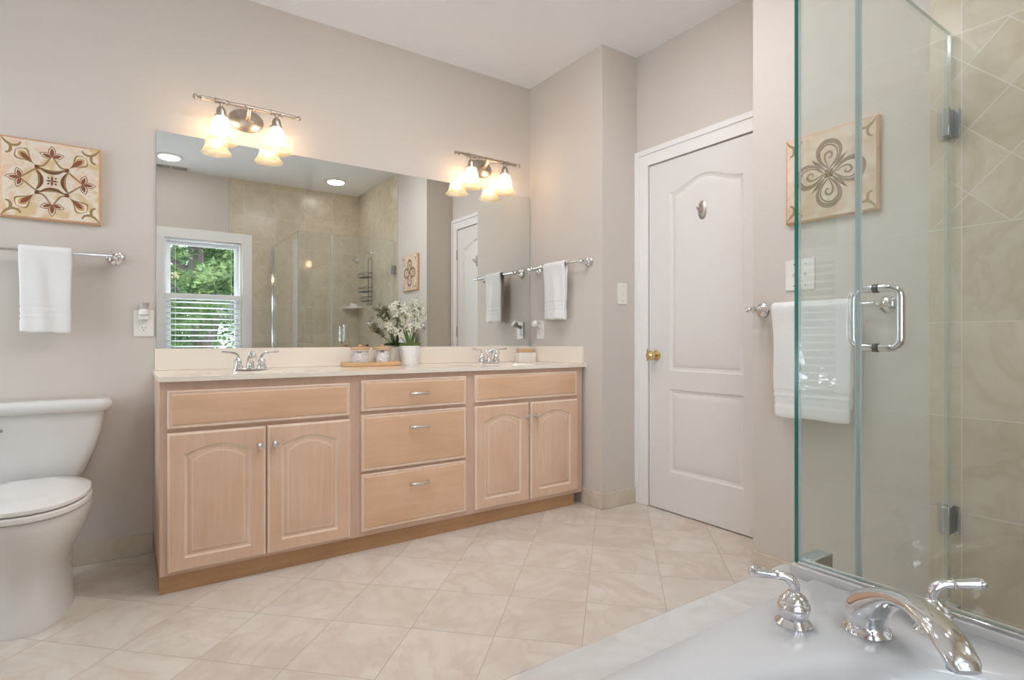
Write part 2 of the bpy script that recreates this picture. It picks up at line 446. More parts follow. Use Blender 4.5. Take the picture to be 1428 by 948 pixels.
wall_grid('wall_right_door', 'x', X3, X3 + .12, YR, YC, 0, ZC, [(1.565, 2.303, -1, 2.047)], M['paint'])
wall_grid('wall_right', 'x', X2, 2.78, 0.779, YR, 0, ZC, [], M['paint'])
wall_grid('wall_right_tiled', 'x', X2 - .008, 2.78, YO + .008, 0.779, 0, ZC, [], M['tile_y'])

# tile baseboards
def bb(name, x0, x1, y0, y1, h=0.095):
    return st(BX(name, x0, x1, y0, y1, 0.0005, h, M['base'], bevel=0.002))
bb('baseboard_back', XL, 0.098, YM - .011, YM)
bb('baseboard_left', XL, XL + .011, 0.78, YM - .011)
bb('baseboard_right_vanity', X1 - .011, X1, YC - .011, 2.580)
bb('baseboard_return', X1, X3 - .020, YC - .011, YC)
bb('baseboard_right', X2 - .011, X2, 0.79, YR + .0, 0.055)

# door casing and jamb
bm = bmesh.new()
def casing(bm, y0, y1, z0, z1, vert):
    box(bm, X3 - .014, X3, y0, y1, z0, z1)
casing(bm, 2.306, 2.4085, 0.0005, 2.150, 1); casing(bm, 1.4585, 1.562, 0.0005, 2.150, 1); casing(bm, 1.562, 2.306, 2.050, 2.150, 0)
box(bm, X3 - .021, X3 - .014, 2.375, 2.4085, 0.0005, 2.150); box(bm, X3 - .021, X3 - .014, 1.4585, 1.490, 0.0005, 2.150); box(bm, X3 - .021, X3 - .014, 1.490, 2.375, 2.118, 2.150)
box(bm, X3, X3 + .10, 2.3035, 2.306, 0.0005, 2.0465); box(bm, X3, X3 + .10, 1.562, 1.5645, 0.0005, 2.0465)
st(finish('trim_door', bm, M['white'], bevel=0.0025))

# loft outlines used by doors and drawers: rings in the (h, z) plane, depth d
def rect_ring(h0, h1, z0, z1, d, nb=4, ns=6, nt_=24, arch=0.0, power=0.6):
    o = []
    for k in range(nb): o.append((h0 + (h1 - h0) * k / nb, z0, d))
    for k in range(ns): o.append((h1, z0 + (z1 - z0) * k / ns, d))
    for k in range(nt_):
        t = k / nt_; s = 0 if not arch else ((0.5 - 0.5 * math.cos(2 * PI * t)) if power == 1.0 else max(0.0, math.sin(PI * max(0, min(1, (t - .04) / .92)))) ** 0.85)
        o.append((h1 + (h0 - h1) * t, z1 + arch * s, d))
    for k in range(ns): o.append((h0, z1 + (z0 - z1) * k / ns, d))
    return o
def to_y(ring): return [(h, d, z) for h, z, d in ring]      # facing -Y
def to_x(ring): return [(d, h, z) for h, z, d in ring]      # facing -X

# interior door (structure)
def door_leaf():
    bm = bmesh.new()
    y0, y1, xf = 1.5665, 2.3015, X3 - .006
    def panel(z0, z1, pz0, pz1, arch, back):
        py0, py1 = 1.676, 2.151
        R = []
        def A(i, d, a): return to_x(rect_ring(py0 + i, py1 - i, pz0 + i, pz1 - i, xf + d, arch=a, power=1.0))
        outer = to_x(rect_ring(y0, y1, z0, z1, xf))
        R = [outer, A(0, 0, arch), A(.010, .007, arch), A(.022, .009, arch), A(.034, .004, arch), A(.052, .0015, arch)]
        loft(bm, R, 0, False, True)
    panel(0.006, 0.768, 0.235, 0.715, 0.0, True)
    panel(0.768, 2.042, 0.821, 1.853, 0.062, True)
    box(bm, xf + .0102, xf + .036, y0, y1, 0.006, 2.042)
    return bm
door = st(finish('door_1', door_leaf(), M['doorw'], angle=25))
# dark sheet standing in for the shade in the gaps around the door
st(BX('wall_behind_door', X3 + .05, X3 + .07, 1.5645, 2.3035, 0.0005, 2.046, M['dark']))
# door knob, strike and hinges
bm = bmesh.new()
lathe(bm, [(.0, .0), (.031, .0), (.031, .004), (.024, .008), (.011, .012), (.010, .030), (.016, .034), (.026, .042), (.029, .052), (.026, .062), (.014, .069), (0, .070)], (X3 - .006, 2.247, 0.909), seg=28,
      mtx=Matrix.Rotation(-PI / 2, 4, 'Y'))
kn = finish('door_knob', bm, M['brass'], door)
kn['label'] = 'round polished brass knob'
BX('latch_plate', X3 - .0165, X3 - .0143, 2.3045, 2.314, 0.875, 0.945, M['brass'], door)
for z in (1.805, 1.075, 0.30):
    bm = bmesh.new(); sweep(bm, [(X3 - .014, 1.5635, z - .045), (X3 - .014, 1.5635, z + .045)], .005, 10)
    lathe(bm, [(0, 0), (.006, 0), (.004, .006), (0, .008)], (X3 - .014, 1.5635, z + .045), seg=10)
    finish('hinge', bm, M['brass'], door)

# ------------------------------------------------------------------ windows
def window_unit(name, axis, plane, h0, h1, z0, z1, rail, blind_top, blind_bot, sgn):
    """plane: inner wall face; sgn: direction of the outside along the depth axis"""
    def B(bm, a0, a1, d0, d1, c0, c1):
        lo, hi = sorted((plane + sgn * d0, plane + sgn * d1))
        if axis == 'y': box(bm, a0, a1, lo, hi, c0, c1)
        else: box(bm, lo, hi, a0, a1, c0, c1)
    bm = bmesh.new(); fw = .022
    e = 0.001
    B(bm, h0 + e, h0 + fw, 0.008, .115, z0 + e, z1 - e); B(bm, h1 - fw, h1 - e, 0.008, .115, z0 + e, z1 - e)
    B(bm, h0 + fw, h1 - fw, 0.008, .115, z0 + e, z0 + fw); B(bm, h0 + fw, h1 - fw, 0.008, .115, z1 - fw, z1 - e)
    root = st(finish(name, bm, M['vinyl'], bevel=0.002))
    for nm, a, b, d in (('upper_sash', rail - .02, z1 - fw, .072), ('lower_sash', z0 + fw, rail + .02, .044)):
        bm = bmesh.new(); s = .038; g0, g1 = h0 + fw + e, h1 - fw - e; a += e; b -= e
        B(bm, g0, g0 + s, d, d + .022, a, b); B(bm, g1 - s, g1, d, d + .022, a, b)
        B(bm, g0 + s, g1 - s, d, d + .022, a, a + s); B(bm, g0 + s, g1 - s, d, d + .022, b - s, b)
        so = finish(nm, bm, M['vinyl'], root, bevel=0.003)
        bm = bmesh.new(); B(bm, g0 + s, g1 - s, d + .009, d + .013, a + s, b - s)
        finish('pane', bm, M['wglass'], so, smooth=False)
    # blind: head rail, slats, bottom rail
    bl = empty('window_blind', (0, 0, 0), 'x', 'blind')
    bm = bmesh.new(); B(bm, h0 + .004, h1 - .004, -.010, .035, blind_top - .055, blind_top)
    finish('head_rail', bm, M['vinyl'], bl, bevel=0.003)
    bm = bmesh.new(); z = blind_top - .085
    while z > blind_bot + .03:
        n = 3; prev = None
        for k in range(n + 1):
            d = -.006 + .036 * k / n; zz = z - .012 * (k / n - .5) + .004 * math.sin(PI * k / n)
            ps = []
            for h in (h0 + .008, h1 - .008):
                q = plane + sgn * d
                ps.append(bm.verts.new((h, q, zz) if axis == 'y' else (q, h, zz)))
            if prev: bm.faces.new((prev[0], prev[1], ps[1], ps[0]))
            prev = ps
        z -= .0575
    so = finish('slats', bm, M['vinyl'], bl); s = so.modifiers.new('thick', 'SOLIDIFY'); s.thickness = .0028
    bm = bmesh.new(); B(bm, h0 + .006, h1 - .006, .006, .040, blind_bot, blind_bot + .018)
    finish('bottom_rail', bm, M['vinyl'], bl, bevel=0.003)
    bm = bmesh.new()
    for f in (.14, .86):
        h = h0 + (h1 - h0) * f
        B(bm, h - .001, h + .001, .021, .023, blind_bot, z1 - fw)
    finish('cords', bm, M['gapw'], bl)
    return root, bl
w1, b1 = window_unit('window_1', 'y', YO, *WH[0], 1.445, 1.480, 0.53, -1)
w2, b2 = window_unit('window_2', 'y', YO, *WH[1], 1.445, 1.480, 0.53, -1)
w3, b3 = window_unit('window_3', 'x', XL, *LH[0], 1.62, 1.70, 0.56, -1)
tag(b1, 'white slatted blind on the window furthest from the shower, cut off by the mirror edge', 'blind')
tag(b2, 'white slatted blind over lower half of the window reflected beside the shower', 'blind')
tag(b3, 'white slatted blind seen as a faint reflection in the shower glass', 'blind')
bm = bmesh.new()
yo = YO + .002
for a in ((-0.58, -0.48, 0.40, 2.150), (1.020, 1.120, 0.40, 2.150), (-0.48, 1.020, 2.048, 2.150), (0.235, 0.300, 0.50, 2.048), (-0.48, 1.020, 0.40, 0.50)):
    box(bm, a[0], a[1], YO + .0085 if a[0] > 1 else YO, YO + .022, a[2], a[3])
st(finish('trim_window_front', bm, M['white'], bevel=0.003))
bm = bmesh.new()
for a in ((1.90, 1.995, 0.40, 2.43), (2.90, 2.995, 0.40, 2.43), (1.995, 2.90, 2.33, 2.43), (1.995, 2.90, 0.40, 0.50)):
    box(bm, XL, XL + .02, a[0], a[1], a[2], a[3])
st(finish('trim_window_left', bm, M['white'], bevel=0.003))

# ------------------------------------------------------------------ outdoors
def blob_tree(name, x, y, z0, h, r, label, nleaf, seed, low=.18, big=1.0):
    rnd = random.Random(seed)
    root = empty(name, (x, y, z0), label, 'tree', 'trees outside the windows')
    bm = bmesh.new(); sweep(bm, [(0, 0, 0), (.05, .02, h * .4), (-.05, .0, h * .7), (.0, .1, h * .95)], [.21, .17, .12, .04], 10)
    for k in range(6):
        a = rnd.random() * 6.28; zb = h * (.3 + .1 * k)
        sweep(bm, [(0, 0, zb), (.5 * r * math.cos(a), .5 * r * math.sin(a), zb + .25 * h * .4), (.9 * r * math.cos(a), .9 * r * math.sin(a), zb + .2 * h)], [.06, .04, .015], 6)
    finish('trunk', bm, M['bark'], root)
    bm = bmesh.new()
    cl = [(rnd.uniform(-r, r), rnd.uniform(-r, r), rnd.uniform(low, 1.02) * h, rnd.uniform(.35, .75)) for _ in range(34)]
    for i in range(nleaf):
        cx, cyy, cz, cr = rnd.choice(cl)
        d = Vector((rnd.gauss(0, 1), rnd.gauss(0, 1), rnd.gauss(0, .7))).normalized() * cr * rnd.uniform(.5, 1.05)
        p = Vector((cx, cyy, cz)) + d
        u = Vector((rnd.gauss(0, 1), rnd.gauss(0, 1), rnd.gauss(0, .5))).normalized(); v = u.cross(Vector((rnd.gauss(0, 1), rnd.gauss(0, 1), 1))).normalized()
        s = rnd.uniform(.03, .075) * big
        bm.faces.new([bm.verts.new(p + q) for q in (u * s, v * s * .5, -u * s, -v * s * .5)])
    f = finish('foliage', bm, M['leaf'], root, smooth=False, recalc=False); f['kind'] = 'stuff'
    return root
st(BX('ground', -18, 16, -26, 14, -1.60, -1.50, M['lawn']))  # unseen ground, its pale tone serves as a light reflector
blob_tree('tree', 1.0, -4.8, -1.5, 6.0, 1.9, 'dark trunked leafy tree standing behind the window in the mirror', 26000, 3, .33)
blob_tree('tree', 0.9, -13.0, -1.5, 9.0, 2.3, 'broad leafy tree beyond the left half of the reflected window', 26000, 5, .1, 2.0)
blob_tree('tree', 3.4, -19.5, -1.5, 12.0, 3.0, 'leafy tree beyond the right half of the reflected window', 24000, 8, .1, 2.4)
blob_tree('tree', -5.6, 4.2, -1.5, 6.5, 2.2, 'leafy tree seen only as a faint reflection in the shower glass', 20000, 13, .1, 1.6)
blob_tree('tree', -11.0, 7.4, -1.5, 9.0, 2.6, 'taller leafy tree behind the one reflected in the shower glass', 20000, 17, .1, 2.4)
hs = empty('house', (3.05, -7.9, -1.5), 'white house with dark windows glimpsed through the lower blind', 'house')
bm = bmesh.new(); box(bm, -1.2, 2.5, -1.6, 0, 0, 3.0); finish('wall', bm, M['siding'], hs)
for k in range(3): BX('window', -.9 + k * .9, -.55 + k * .9, 0.0, .03, 1.3, 2.3, M['dark'], hs)
bm = bmesh.new(); loft(bm, [[(-1.4, .3, 3.0), (2.7, .3, 3.0), (2.7, -1.2, 4.2), (-1.4, -1.2, 4.2)], [(-1.4, .3, 2.9), (2.7, .3, 2.9), (2.7, -1.2, 4.1), (-1.4, -1.2, 4.1)]], 0, True, True)
finish('roof', bm, M['dark'], hs)

# ------------------------------------------------------------------ tub, deck, shower
bm = bmesh.new()
box(bm, -0.60, 1.312, 0.673, 0.775, 0.0005, ZD)
box(bm, 1.312, 1.372, 0.727, 0.775, 0.0005, ZD); box(bm, 1.312, 1.372, -0.421, 0.727, 0.0005, 0.4625)                 # knee wall carrying the side glass
box(bm, 1.372, 2.309, 0.690, 0.775, 0.0005, 0.110)                  # shower curb
box(bm, -0.60, -0.52, -0.421, 0.673, 0.0005, ZD)
st(finish('tub_deck', bm, M['deck'], bevel=0.003))
st(BX('shower_floor', 1.373, 2.310, -0.422, 0.689, 0.0005, 0.030, M['base']))

tub = empty('bathtub', (0.42, 0.12, 0.0), 'large white oval bathtub under the chrome faucet in the corner', 'bathtub')
bm = bmesh.new()
def se(a, b, n, z, cnt=96, ox=0, oy=0):
    o = []
    for k in range(cnt):
        t = 2 * PI * k / cnt; c, s = math.cos(t), math.sin(t)
        o.append((ox + a * math.copysign(abs(c) ** (2 / n), c), oy + b * math.copysign(abs(s) ** (2 / n), s), z))
    return o
def tubrect(x0, x1, y0, y1, z, cnt=96):
    o = []
    for k in range(cnt):
        t = 2 * PI * k / cnt; c, s = math.cos(t), math.sin(t)
        # same angular spread, projected on the rectangle
        c2 = math.copysign(abs(c) ** .35, c); s2 = math.copysign(abs(s) ** .35, s); q = max(abs(c2), abs(s2)); c2 /= q; s2 /= q
        o.append(((x1 if c2 > 0 else -x0) * c2, (y1 if s2 > 0 else -y0) * s2, z))
    return o
TX0, TX1, TY0, TY1 = -0.935, 0.8895, -0.539, 0.5515
zr = 0.447
rings = [tubrect(TX0, TX1, TY0, TY1, .438), tubrect(TX0, TX1, TY0, TY1, zr - .003), tubrect(TX0 + .004, TX1 - .004, TY0 + .004, TY1 - .004, zr)]
for d, z in ((.035, zr), (.018, zr - .002), (.006, zr - .007), (-.004, zr - .018), (-.012, zr - .040), (-.03, zr - .12), (-.06, .22), (-.10, .12), (-.16, .085), (-.30, .075)):
    rings.append(se(.80 + d, .46 + d, 2.5, z))
loft(bm, rings, 0, False, True)
finish('tub_shell', bm, M['acrylic'], tub, angle=50)

def glass_panel(name, poly_or_box, parent=None):
    pass
SX0, SX1, FY0, FY1, GT = 1.329, 1.339, 0.715, 0.725, 2.040
def gbox(name, x0, x1, y0, y1, z0, z1, thin, green, parent):
    """pane whose broad faces are clear and whose narrow faces are edge material"""
    bm = bmesh.new(); box(bm, x0, x1, y0, y1, z0, z1)
    bm.normal_update()
    for f in bm.faces:
        n = f.normal
        if abs(n[thin]) < .5: f.material_index = 1
        if green == 'x0' and n.x < -.5: f.material_index = 2
    return finish(name, bm, [M['glass'], M['gedge2'], M['gedge']], parent, smooth=False)
sp = empty('shower_side_panel', (1.334, 0.14, 0.463), 'fixed clear glass shower panel standing on the tub deck', 'shower panel')
def child_world(o, root):   # parts written in world coordinates
    o.location = -Vector(root.location); return o
child_world(gbox('glass', SX0, SX1, YO + .012, FY0 - .001, .470, GT, 0, None, sp), sp)
o = BX('bottom_rail', SX0 - .006, SX1 + .006, YO + .010, FY0 - .001, .463, .4695, M['chrome'], sp, bevel=.0015); child_world(o, sp)
o = BX('wall_channel', SX0 - .006, SX1 + .006, YO + .009, YO + .0118, .4705, GT, M['chrome'], sp); child_world(o, sp)
fp = empty('shower_front_panel', (1.49, 0.72, 0.12), 'narrow fixed glass panel with a green edge beside the shower door', 'shower panel')
bm = bmesh.new()
poly = [(SX0, .4635), (1.374, .4635), (1.374, .113), (1.643, .113), (1.643, GT), (SX0, GT)]
loft(bm, [[(x, FY0, z) for x, z in poly], [(x, FY1, z) for x, z in poly]], 0, True, True)
bm.normal_update()
for f in bm.faces:
    if abs(f.normal.y) < .5: f.material_index = 1
    if abs(f.normal.y) < .5 and f.calc_center_median().x < SX0 + .001: f.material_index = 2
child_world(finish('glass', bm, [M['glass'], M['gedge2'], M['gedge']], fp, smooth=False), fp)
o = BX('glass_clamp', 1.3735, 1.462, FY0 - .016, FY1 + .016, .420, .4625, M['steel'], fp, bevel=.002); child_world(o, fp)

sd = empty('shower_door', (1.98, 0.72, 0.12), 'frameless hinged glass shower door with looped chrome handle', 'shower door')
child_world(gbox('glass', 1.650, 2.300, FY0, FY1, .125, GT, 1, None, sd), sd)
m, nt, out = mat('clear_seal'); b = BSDF(nt, None, (0.62, 0.64, 0.62), 0.25); t = nt.nodes.new('ShaderNodeBsdfTransparent'); mx = nt.nodes.new('ShaderNodeMixShader'); mx.inputs[0].default_value = .6
L(nt, t.outputs[0], mx.inputs[1]); L(nt, b.outputs[0], mx.inputs[2]); L(nt, mx.outputs[0], out.inputs[0]); M['seal'] = m
o = BX('door_seal', 1.6435, 1.6495, FY0 - .003, FY1 + .003, .125, GT, M['seal'], sd); child_world(o, sd)
bm = bmesh.new()
hx, hz0, hz1, off = 1.752, .978, 1.146, .062
for s in (-1, 1):
    yb = 0.72
    R_ = .028
    pts = [(hx, yb + s * .006, hz0)]
    for a in range(0, 91, 15):
        aa = math.radians(a); pts.append((hx, yb + s * (off - R_ + R_ * math.sin(aa)), hz0 + R_ - R_ * math.cos(aa)))
    for a in range(0, 91, 15):
        aa = math.radians(a); pts.append((hx, yb + s * (off - R_ + R_ * math.cos(aa)), hz1 - R_ + R_ * math.sin(aa)))
    pts.append((hx, yb + s * .006, hz1))
    sweep(bm, pts, .0108, 14, up=Vector((1, 0, 0)))
child_world(finish('handle', bm, M['chrome'], sd), sd)
for z in (hz0, hz1):
    bm = bmesh.new()
    lathe(bm, [(0, -.0075), (.0122, -.0075), (.0122, .0075), (0, .0075)], (hx, .72, z), 'y', 16)
    child_world(finish('handle_washer', bm, M['slot'], sd), sd)
for z in (.392, 1.733):
    hg = BX('hinge', 2.262, 2.306, FY0 - .007, FY1 + .007, z - .047, z + .047, M['steel'], sd, bevel=.003); child_world(hg, sd)
    o = BX('wall_plate', 2.3062, 2.3105, FY0 - .022, FY1 + .022, z - .047, z + .047, M['steel'], hg, bevel=.001)

# tub faucet
sx_, sy_ = 1.157, 0.492
tf = empty('tub_faucet', (sx_, sy_, zr), 'curved chrome tub faucet with two lever handles on the tub rim', 'faucet')
def tub_handle(x, y, label, ang):
    bm = bmesh.new()
    lathe(bm, [(0, 0), (.033, 0), (.0335, .004), (.030, .008), (.027, .011), (.0245, .014), (.026, .019), (.029, .027), (.030, .034), (.0285, .041), (.025, .045), (.0255, .048), (.021, .055), (.015, .060), (.011, .063), (.009, .066), (0, .066)], seg=36)
    r = finish('handle', bm, M['chrome'], tf, angle=30); r['label'] = label
    r.location = (x - sx_, y - sy_, 0); r.rotation_euler = (0, 0, ang)
    bm = bmesh.new()
    # neck rises and turns outward along local +X
    p = smoothpath([(0, 0, .060), (-.001, 0, .072), (.004, 0, .084), (.016, 0, .092), (.030, 0, .094)], 4)
    sweep(bm, p, interp([.011, .010, .0105, .009, .0085], 4), 14, up=Vector((0, 1, 0)))
    rot = Matrix.Rotation(PI / 2 - .12, 4, 'Y')
    lathe(bm, [(0, .000), (.0100, .000), (.0110, .002), (.0100, .004), (.0085, .006), (.0085, .009), (.0092, .020), (.0112, .037), (.0118, .042), (.0095, .045), (.0104, .048), (.0088, .052), (.005, .055), (0, .056)], (.030, 0, .094), seg=20, mtx=rot)
    finish('lever', bm, M['chrome'], r, angle=30)
tub_handle(1.068, 0.584, 'chrome lever handle nearer the floor side', math.atan2(.66, -.75))
tub_handle(1.257, 0.418, 'chrome lever handle nearer the shower glass', math.atan2(-.72, .62))
spr = math.atan2(-.77, -.65)
bm = bmesh.new()
lathe(bm, [(0, 0), (.043, 0), (.044, .004), (.041, .010), (.0375, .013), (.036, .016), (0, .016)], seg=40, sx=1.0, sy=.95)
flb = bm; bm = bmesh.new()
# spout drawn as sections from the rounded back lip over the arch to the outlet: (centre x, z, half thickness, half width, tilt)
secs = []
spine = [(0.000, .014, .033, .033, 0), (0.000, .030, .035, .035, 3), (0.004, .047, .036, .035, 14), (.022, .062, .031, .032, 38), (.054, .083, .022, .028, 58), (.098, .106, .0145, .025, 72), (.145, .117, .0120, .024, 86), (.190, .117, .0118, .025, 98), (.228, .107, .0122, .026, 114), (.257, .090, .0118, .0245, 126), (.270, .080, .008, .018, 130)]
cols = [interp([s[i] for s in spine], 4) for i in range(5)]
rings = []
for cx, cz, th, hw, tl in zip(*cols):
    a = math.radians(tl); ring = []
    for k in range(28):
        q = 2 * PI * k / 28; u = th * math.copysign(abs(math.cos(q)) ** .9, math.cos(q)); v = hw * math.copysign(abs(math.sin(q)) ** .9, math.sin(q))
        # u axis: in the vertical plane, perpendicular to the direction of travel
        ring.append((cx + u * math.cos(a), v, cz - u * math.sin(a)))
    rings.append(ring)
loft(bm, rings, 0, True, True)
spo = finish('spout', bm, M['chrome'], tf, angle=60); spo.rotation_euler = (0, 0, spr)
finish('flange', flb, M['chrome'], spo, angle=30)
bm = bmesh.new(); lathe(bm, [(0, 0), (.0120, 0), (.0130, .012), (0, .014)], (.248, 0, .072), seg=20, sx=1, sy=1.2)
finish('outlet', bm, M['steel'], spo)

# shower fittings on the tiled side wall (local frame: +X along wall, -Y out)
RZ = -PI / 2
sh = empty('shower_sprayer', (X2 - .0085, 0.039, 2.00), 'chrome shower head on a short arm high on the tiled wall', 'shower head', None, RZ)
bm = bmesh.new(); lathe(bm, [(0, 0), (.028, 0), (.024, .008), (.010, .012), (0, .012)], (0, 0, 0), 'y', 20)
sweep(bm, smoothpath([(0, -.010, 0), (0, -.07, .0), (0, -.12, -.03), (0, -.15, -.065)], 4), .009, 10, up=Vector((1, 0, 0)))
finish('arm', bm, M['chrome'], sh)
bm = bmesh.new()
mt = Matrix.Translation((0, -.150, -.065)) @ Matrix.Rotation(math.radians(180 - 40), 4, 'X')
lathe(bm, [(0, 0), (.014, .0), (.018, .015), (.026, .030), (.046, .050), (.050, .060), (.047, .066), (0, .068)], seg=24, mtx=mt)
finish('head', bm, M['chrome'], sh)
cd = empty('shower_caddy', (X2 - .0085, 0.039, 1.95), 'dark wire three tier caddy hanging from the shower arm', 'shower caddy', None, RZ)
bm = bmesh.new()
loop = []
hwd = .058
for a in range(0, 181, 15):
    aa = math.radians(a); loop.append((hwd * math.cos(aa), -.022, .0 + .07 * math.sin(aa) - .08))
pts = [(hwd, -.022, -.52)] + loop + [(-hwd, -.022, -.52)]
for p, rr_ in ((pts, .0035),): sweep(bm, p, rr_, 6, up=Vector((0, 1, 0)))
finish('frame', bm, M['wire'], cd)
for z, dd in ((-.235, .11), (-.40, .11), (-.505, .08)):
    bm = bmesh.new()
    for zz in (z, z + .045):
        ring = [(x_, y_, zz) for x_, y_, _ in rr(-.115, .115, -.022 - dd, -.022, .045, 0, 5)]
        sweep(bm, ring + ring[:2], .003, 6)
    for k in range(9):
        xx = -.10 + .025 * k; sweep(bm, [(xx, -.026, z), (xx, -.018 - dd, z)], .002, 5)
    for k in range(5):
        xx = -.10 + .05 * k; sweep(bm, [(xx, -.022 - dd, z), (xx, -.022 - dd, z + .045)], .002, 5)
    finish('basket', bm, M['wire'], cd)
for s in (-1, 1):
    bm = bmesh.new(); sweep(bm, [(s * .05 + .03 * math.cos(a), -.03, -.525 - .03 * math.sin(a)) for a in [k * PI / 8 for k in range(9)]], .003, 6, up=Vector((0, 1, 0)))
    finish('hook', bm, M['wire'], cd)
sv = empty('shower_valve', (X2 - .0085, 0.04, 1.19), 'round chrome shower valve with lever low on the tiled wall', 'shower valve', None, RZ)
bm = bmesh.new(); lathe(bm, [(0, 0), (.082, 0), (.080, .006), (.060, .012), (.030, .016), (.028, .04), (.022, .055), (0, .056)], (0, 0, 0), 'y', 32)
finish('escutcheon', bm, M['chrome'], sv)
bm = bmesh.new(); sweep(bm, [(0, -.048, 0), (.02, -.075, -.015), (.03, -.085, -.055)], [.012, .009, .007], 10)
finish('lever', bm, M['chrome'], sv)
bm = bmesh.new()
xs, ys, rsh = X2 - .0085, YO + .0085, .20
arc = [(xs, ys)] + [(xs - rsh * math.sin(t), ys + rsh * math.cos(t)) for t in [k * PI / 24 for k in range(13)]]
loft(bm, [[(x, y, 1.375) for x, y in arc], [(x, y, 1.40) for x, y in arc]], 0, True, True)
tag(finish('corner_shelf', bm, M['ceramic'], bevel=.004), 'white quarter round shelf in the tiled shower corner', 'shelf')
sdsh = empty('soap_dish', (X2 - .085, YO + .085, 1.4005), 'small pale soap dish holding a dark bar on the corner shelf', 'soap dish')
bm = bmesh.new(); lathe(bm, [(0, 0), (.045, 0), (.055, .035), (.050, .035), (.042, .008), (0, .008)], seg=24); finish('dish', bm, M['ceramic'], sdsh)
bm = bmesh.new(); lathe(bm, [(0, 0), (.022, .004), (.034, .016), (.03, .026), (.012, .034), (0, .036)], (0, 0, .010), seg=16); finish('bar', bm, M['blade'], sdsh)

# ------------------------------------------------------------------ vanity
van = empty('vanity_cabinet', (1.19, 2.84, 0.0), 'long pickled maple double sink vanity cabinet against the mirror wall', 'vanity cabinet')
def W(o): return child_world(o, van)
FF = 2.568
bm = bmesh.new()
# carcass with openings closed by fronts: face frame box
box(bm, 0.100, 2.285, FF, FF + .018, 0.073, 0.8355); box(bm, 0.100, 0.118, FF + .018, 3.126, 0.073, 0.8355)
box(bm, 2.267, 2.285, FF + .018, 3.126, 0.073, 0.8355); box(bm, 0.118, 2.267, FF + .018, 3.126, 0.073, 0.091); box(bm, 0.118, 2.267, 3.114, 3.126, 0.091, 0.8355)
W(finish('carcass', bm, M['frame'], van, bevel=.0015))
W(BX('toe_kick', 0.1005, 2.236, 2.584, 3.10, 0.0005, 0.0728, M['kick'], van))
def shift(ring, dy): return ring
def slab_front(name, x0, x1, z0, z1):
    bm = bmesh.new(); f = 2.548; b = FF - .0004
    def Q(i, d): return to_y(rect_ring(x0 + i, x1 - i, z0 + i, z1 - i, f + d))
    loft(bm, [Q(0, b - f), Q(0, .006), Q(.004, .002), Q(.009, .0035), Q(.014, .0035), Q(.017, .0005), Q(.020, 0)], [1, 1, 1, 1, 0, 0, 0], True, True)
    return W(finish(name, bm, [M['woodh'], M['wash']], van, angle=20))
def arch_door(x0, x1, z0, z1):
    bm = bmesh.new(); f = 2.548; b = FF - .0004
    def Q(i, d): return to_y(rect_ring(x0 + i, x1 - i, z0 + i, z1 - i, f + d))
    s = .056
    px0, px1, pz0, pz1 = x0 + s, x1 - s, z0 + s - .006, z1 - .084
    def A(i, d): return to_y(rect_ring(px0 + i, px1 - i, pz0 + i, pz1 - i, f + d, arch=.031, power=.62))
    loft(bm, [Q(0, b - f), Q(0, .006), Q(.004, .002), Q(.009, .0), A(0, 0), A(.004, .006), A(.008, .0075), A(.012, .0075), A(.026, .002), A(.030, .0015)],
         [1, 1, 1, 0, 1, 1, 1, 0, 1, 0], True, True)
    return W(finish('door', bm, [M['woodv'], M['wash']], van, angle=20))
def knob(x, z, par):
    bm = bmesh.new()
    lathe(bm, [(0, 0), (.008, 0), (.006, .003), (.0045, .008), (.006, .012), (.012, .016), (.0145, .021), (.0135, .026), (.008, .029), (0, .030)], (x, 2.5482, z), 'y', 20)
    return finish('knob', bm, M['hardware'], par)
def pull(x, z, par):
    bm = bmesh.new()
    p = smoothpath([(x - .048, 2.548, z), (x - .047, 2.536, z), (x - .034, 2.525, z), (x, 2.5215, z - .002), (x + .034, 2.525, z), (x + .047, 2.536, z), (x + .048, 2.548, z)], 4)
    sweep(bm, p, interp([.0060, .0055, .0045, .0042, .0045, .0055, .0060], 4), 10, rh=interp([.0065, .006, .0055, .006, .0055, .006, .0065], 4))
    return finish('pull', bm, M['hardware'], par)
slab_front('drawer_front', 0.126, 0.846, 0.651, 0.800)
d1 = arch_door(0.126, 0.4835, 0.088, 0.634); knob(0.458, 0.556, d1)
d2 = arch_door(0.489, 0.847, 0.088, 0.634); knob(0.519, 0.558, d2)
for z0, z1, pz in ((0.664, 0.810, 0.737), (0.382, 0.647, 0.573), (0.100, 0.368, 0.292)):
    o = slab_front('drawer', 0.900, 1.464, z0, z1); pull(1.195, pz, o)
slab_front('drawer_front', 1.517, 2.233, 0.667, 0.812)
d3 = arch_door(1.518, 1.873, 0.095, 0.647); knob(1.852, 0.570, d3)
d4 = arch_door(1.884, 2.236, 0.095, 0.646); knob(1.915, 0.569, d4)

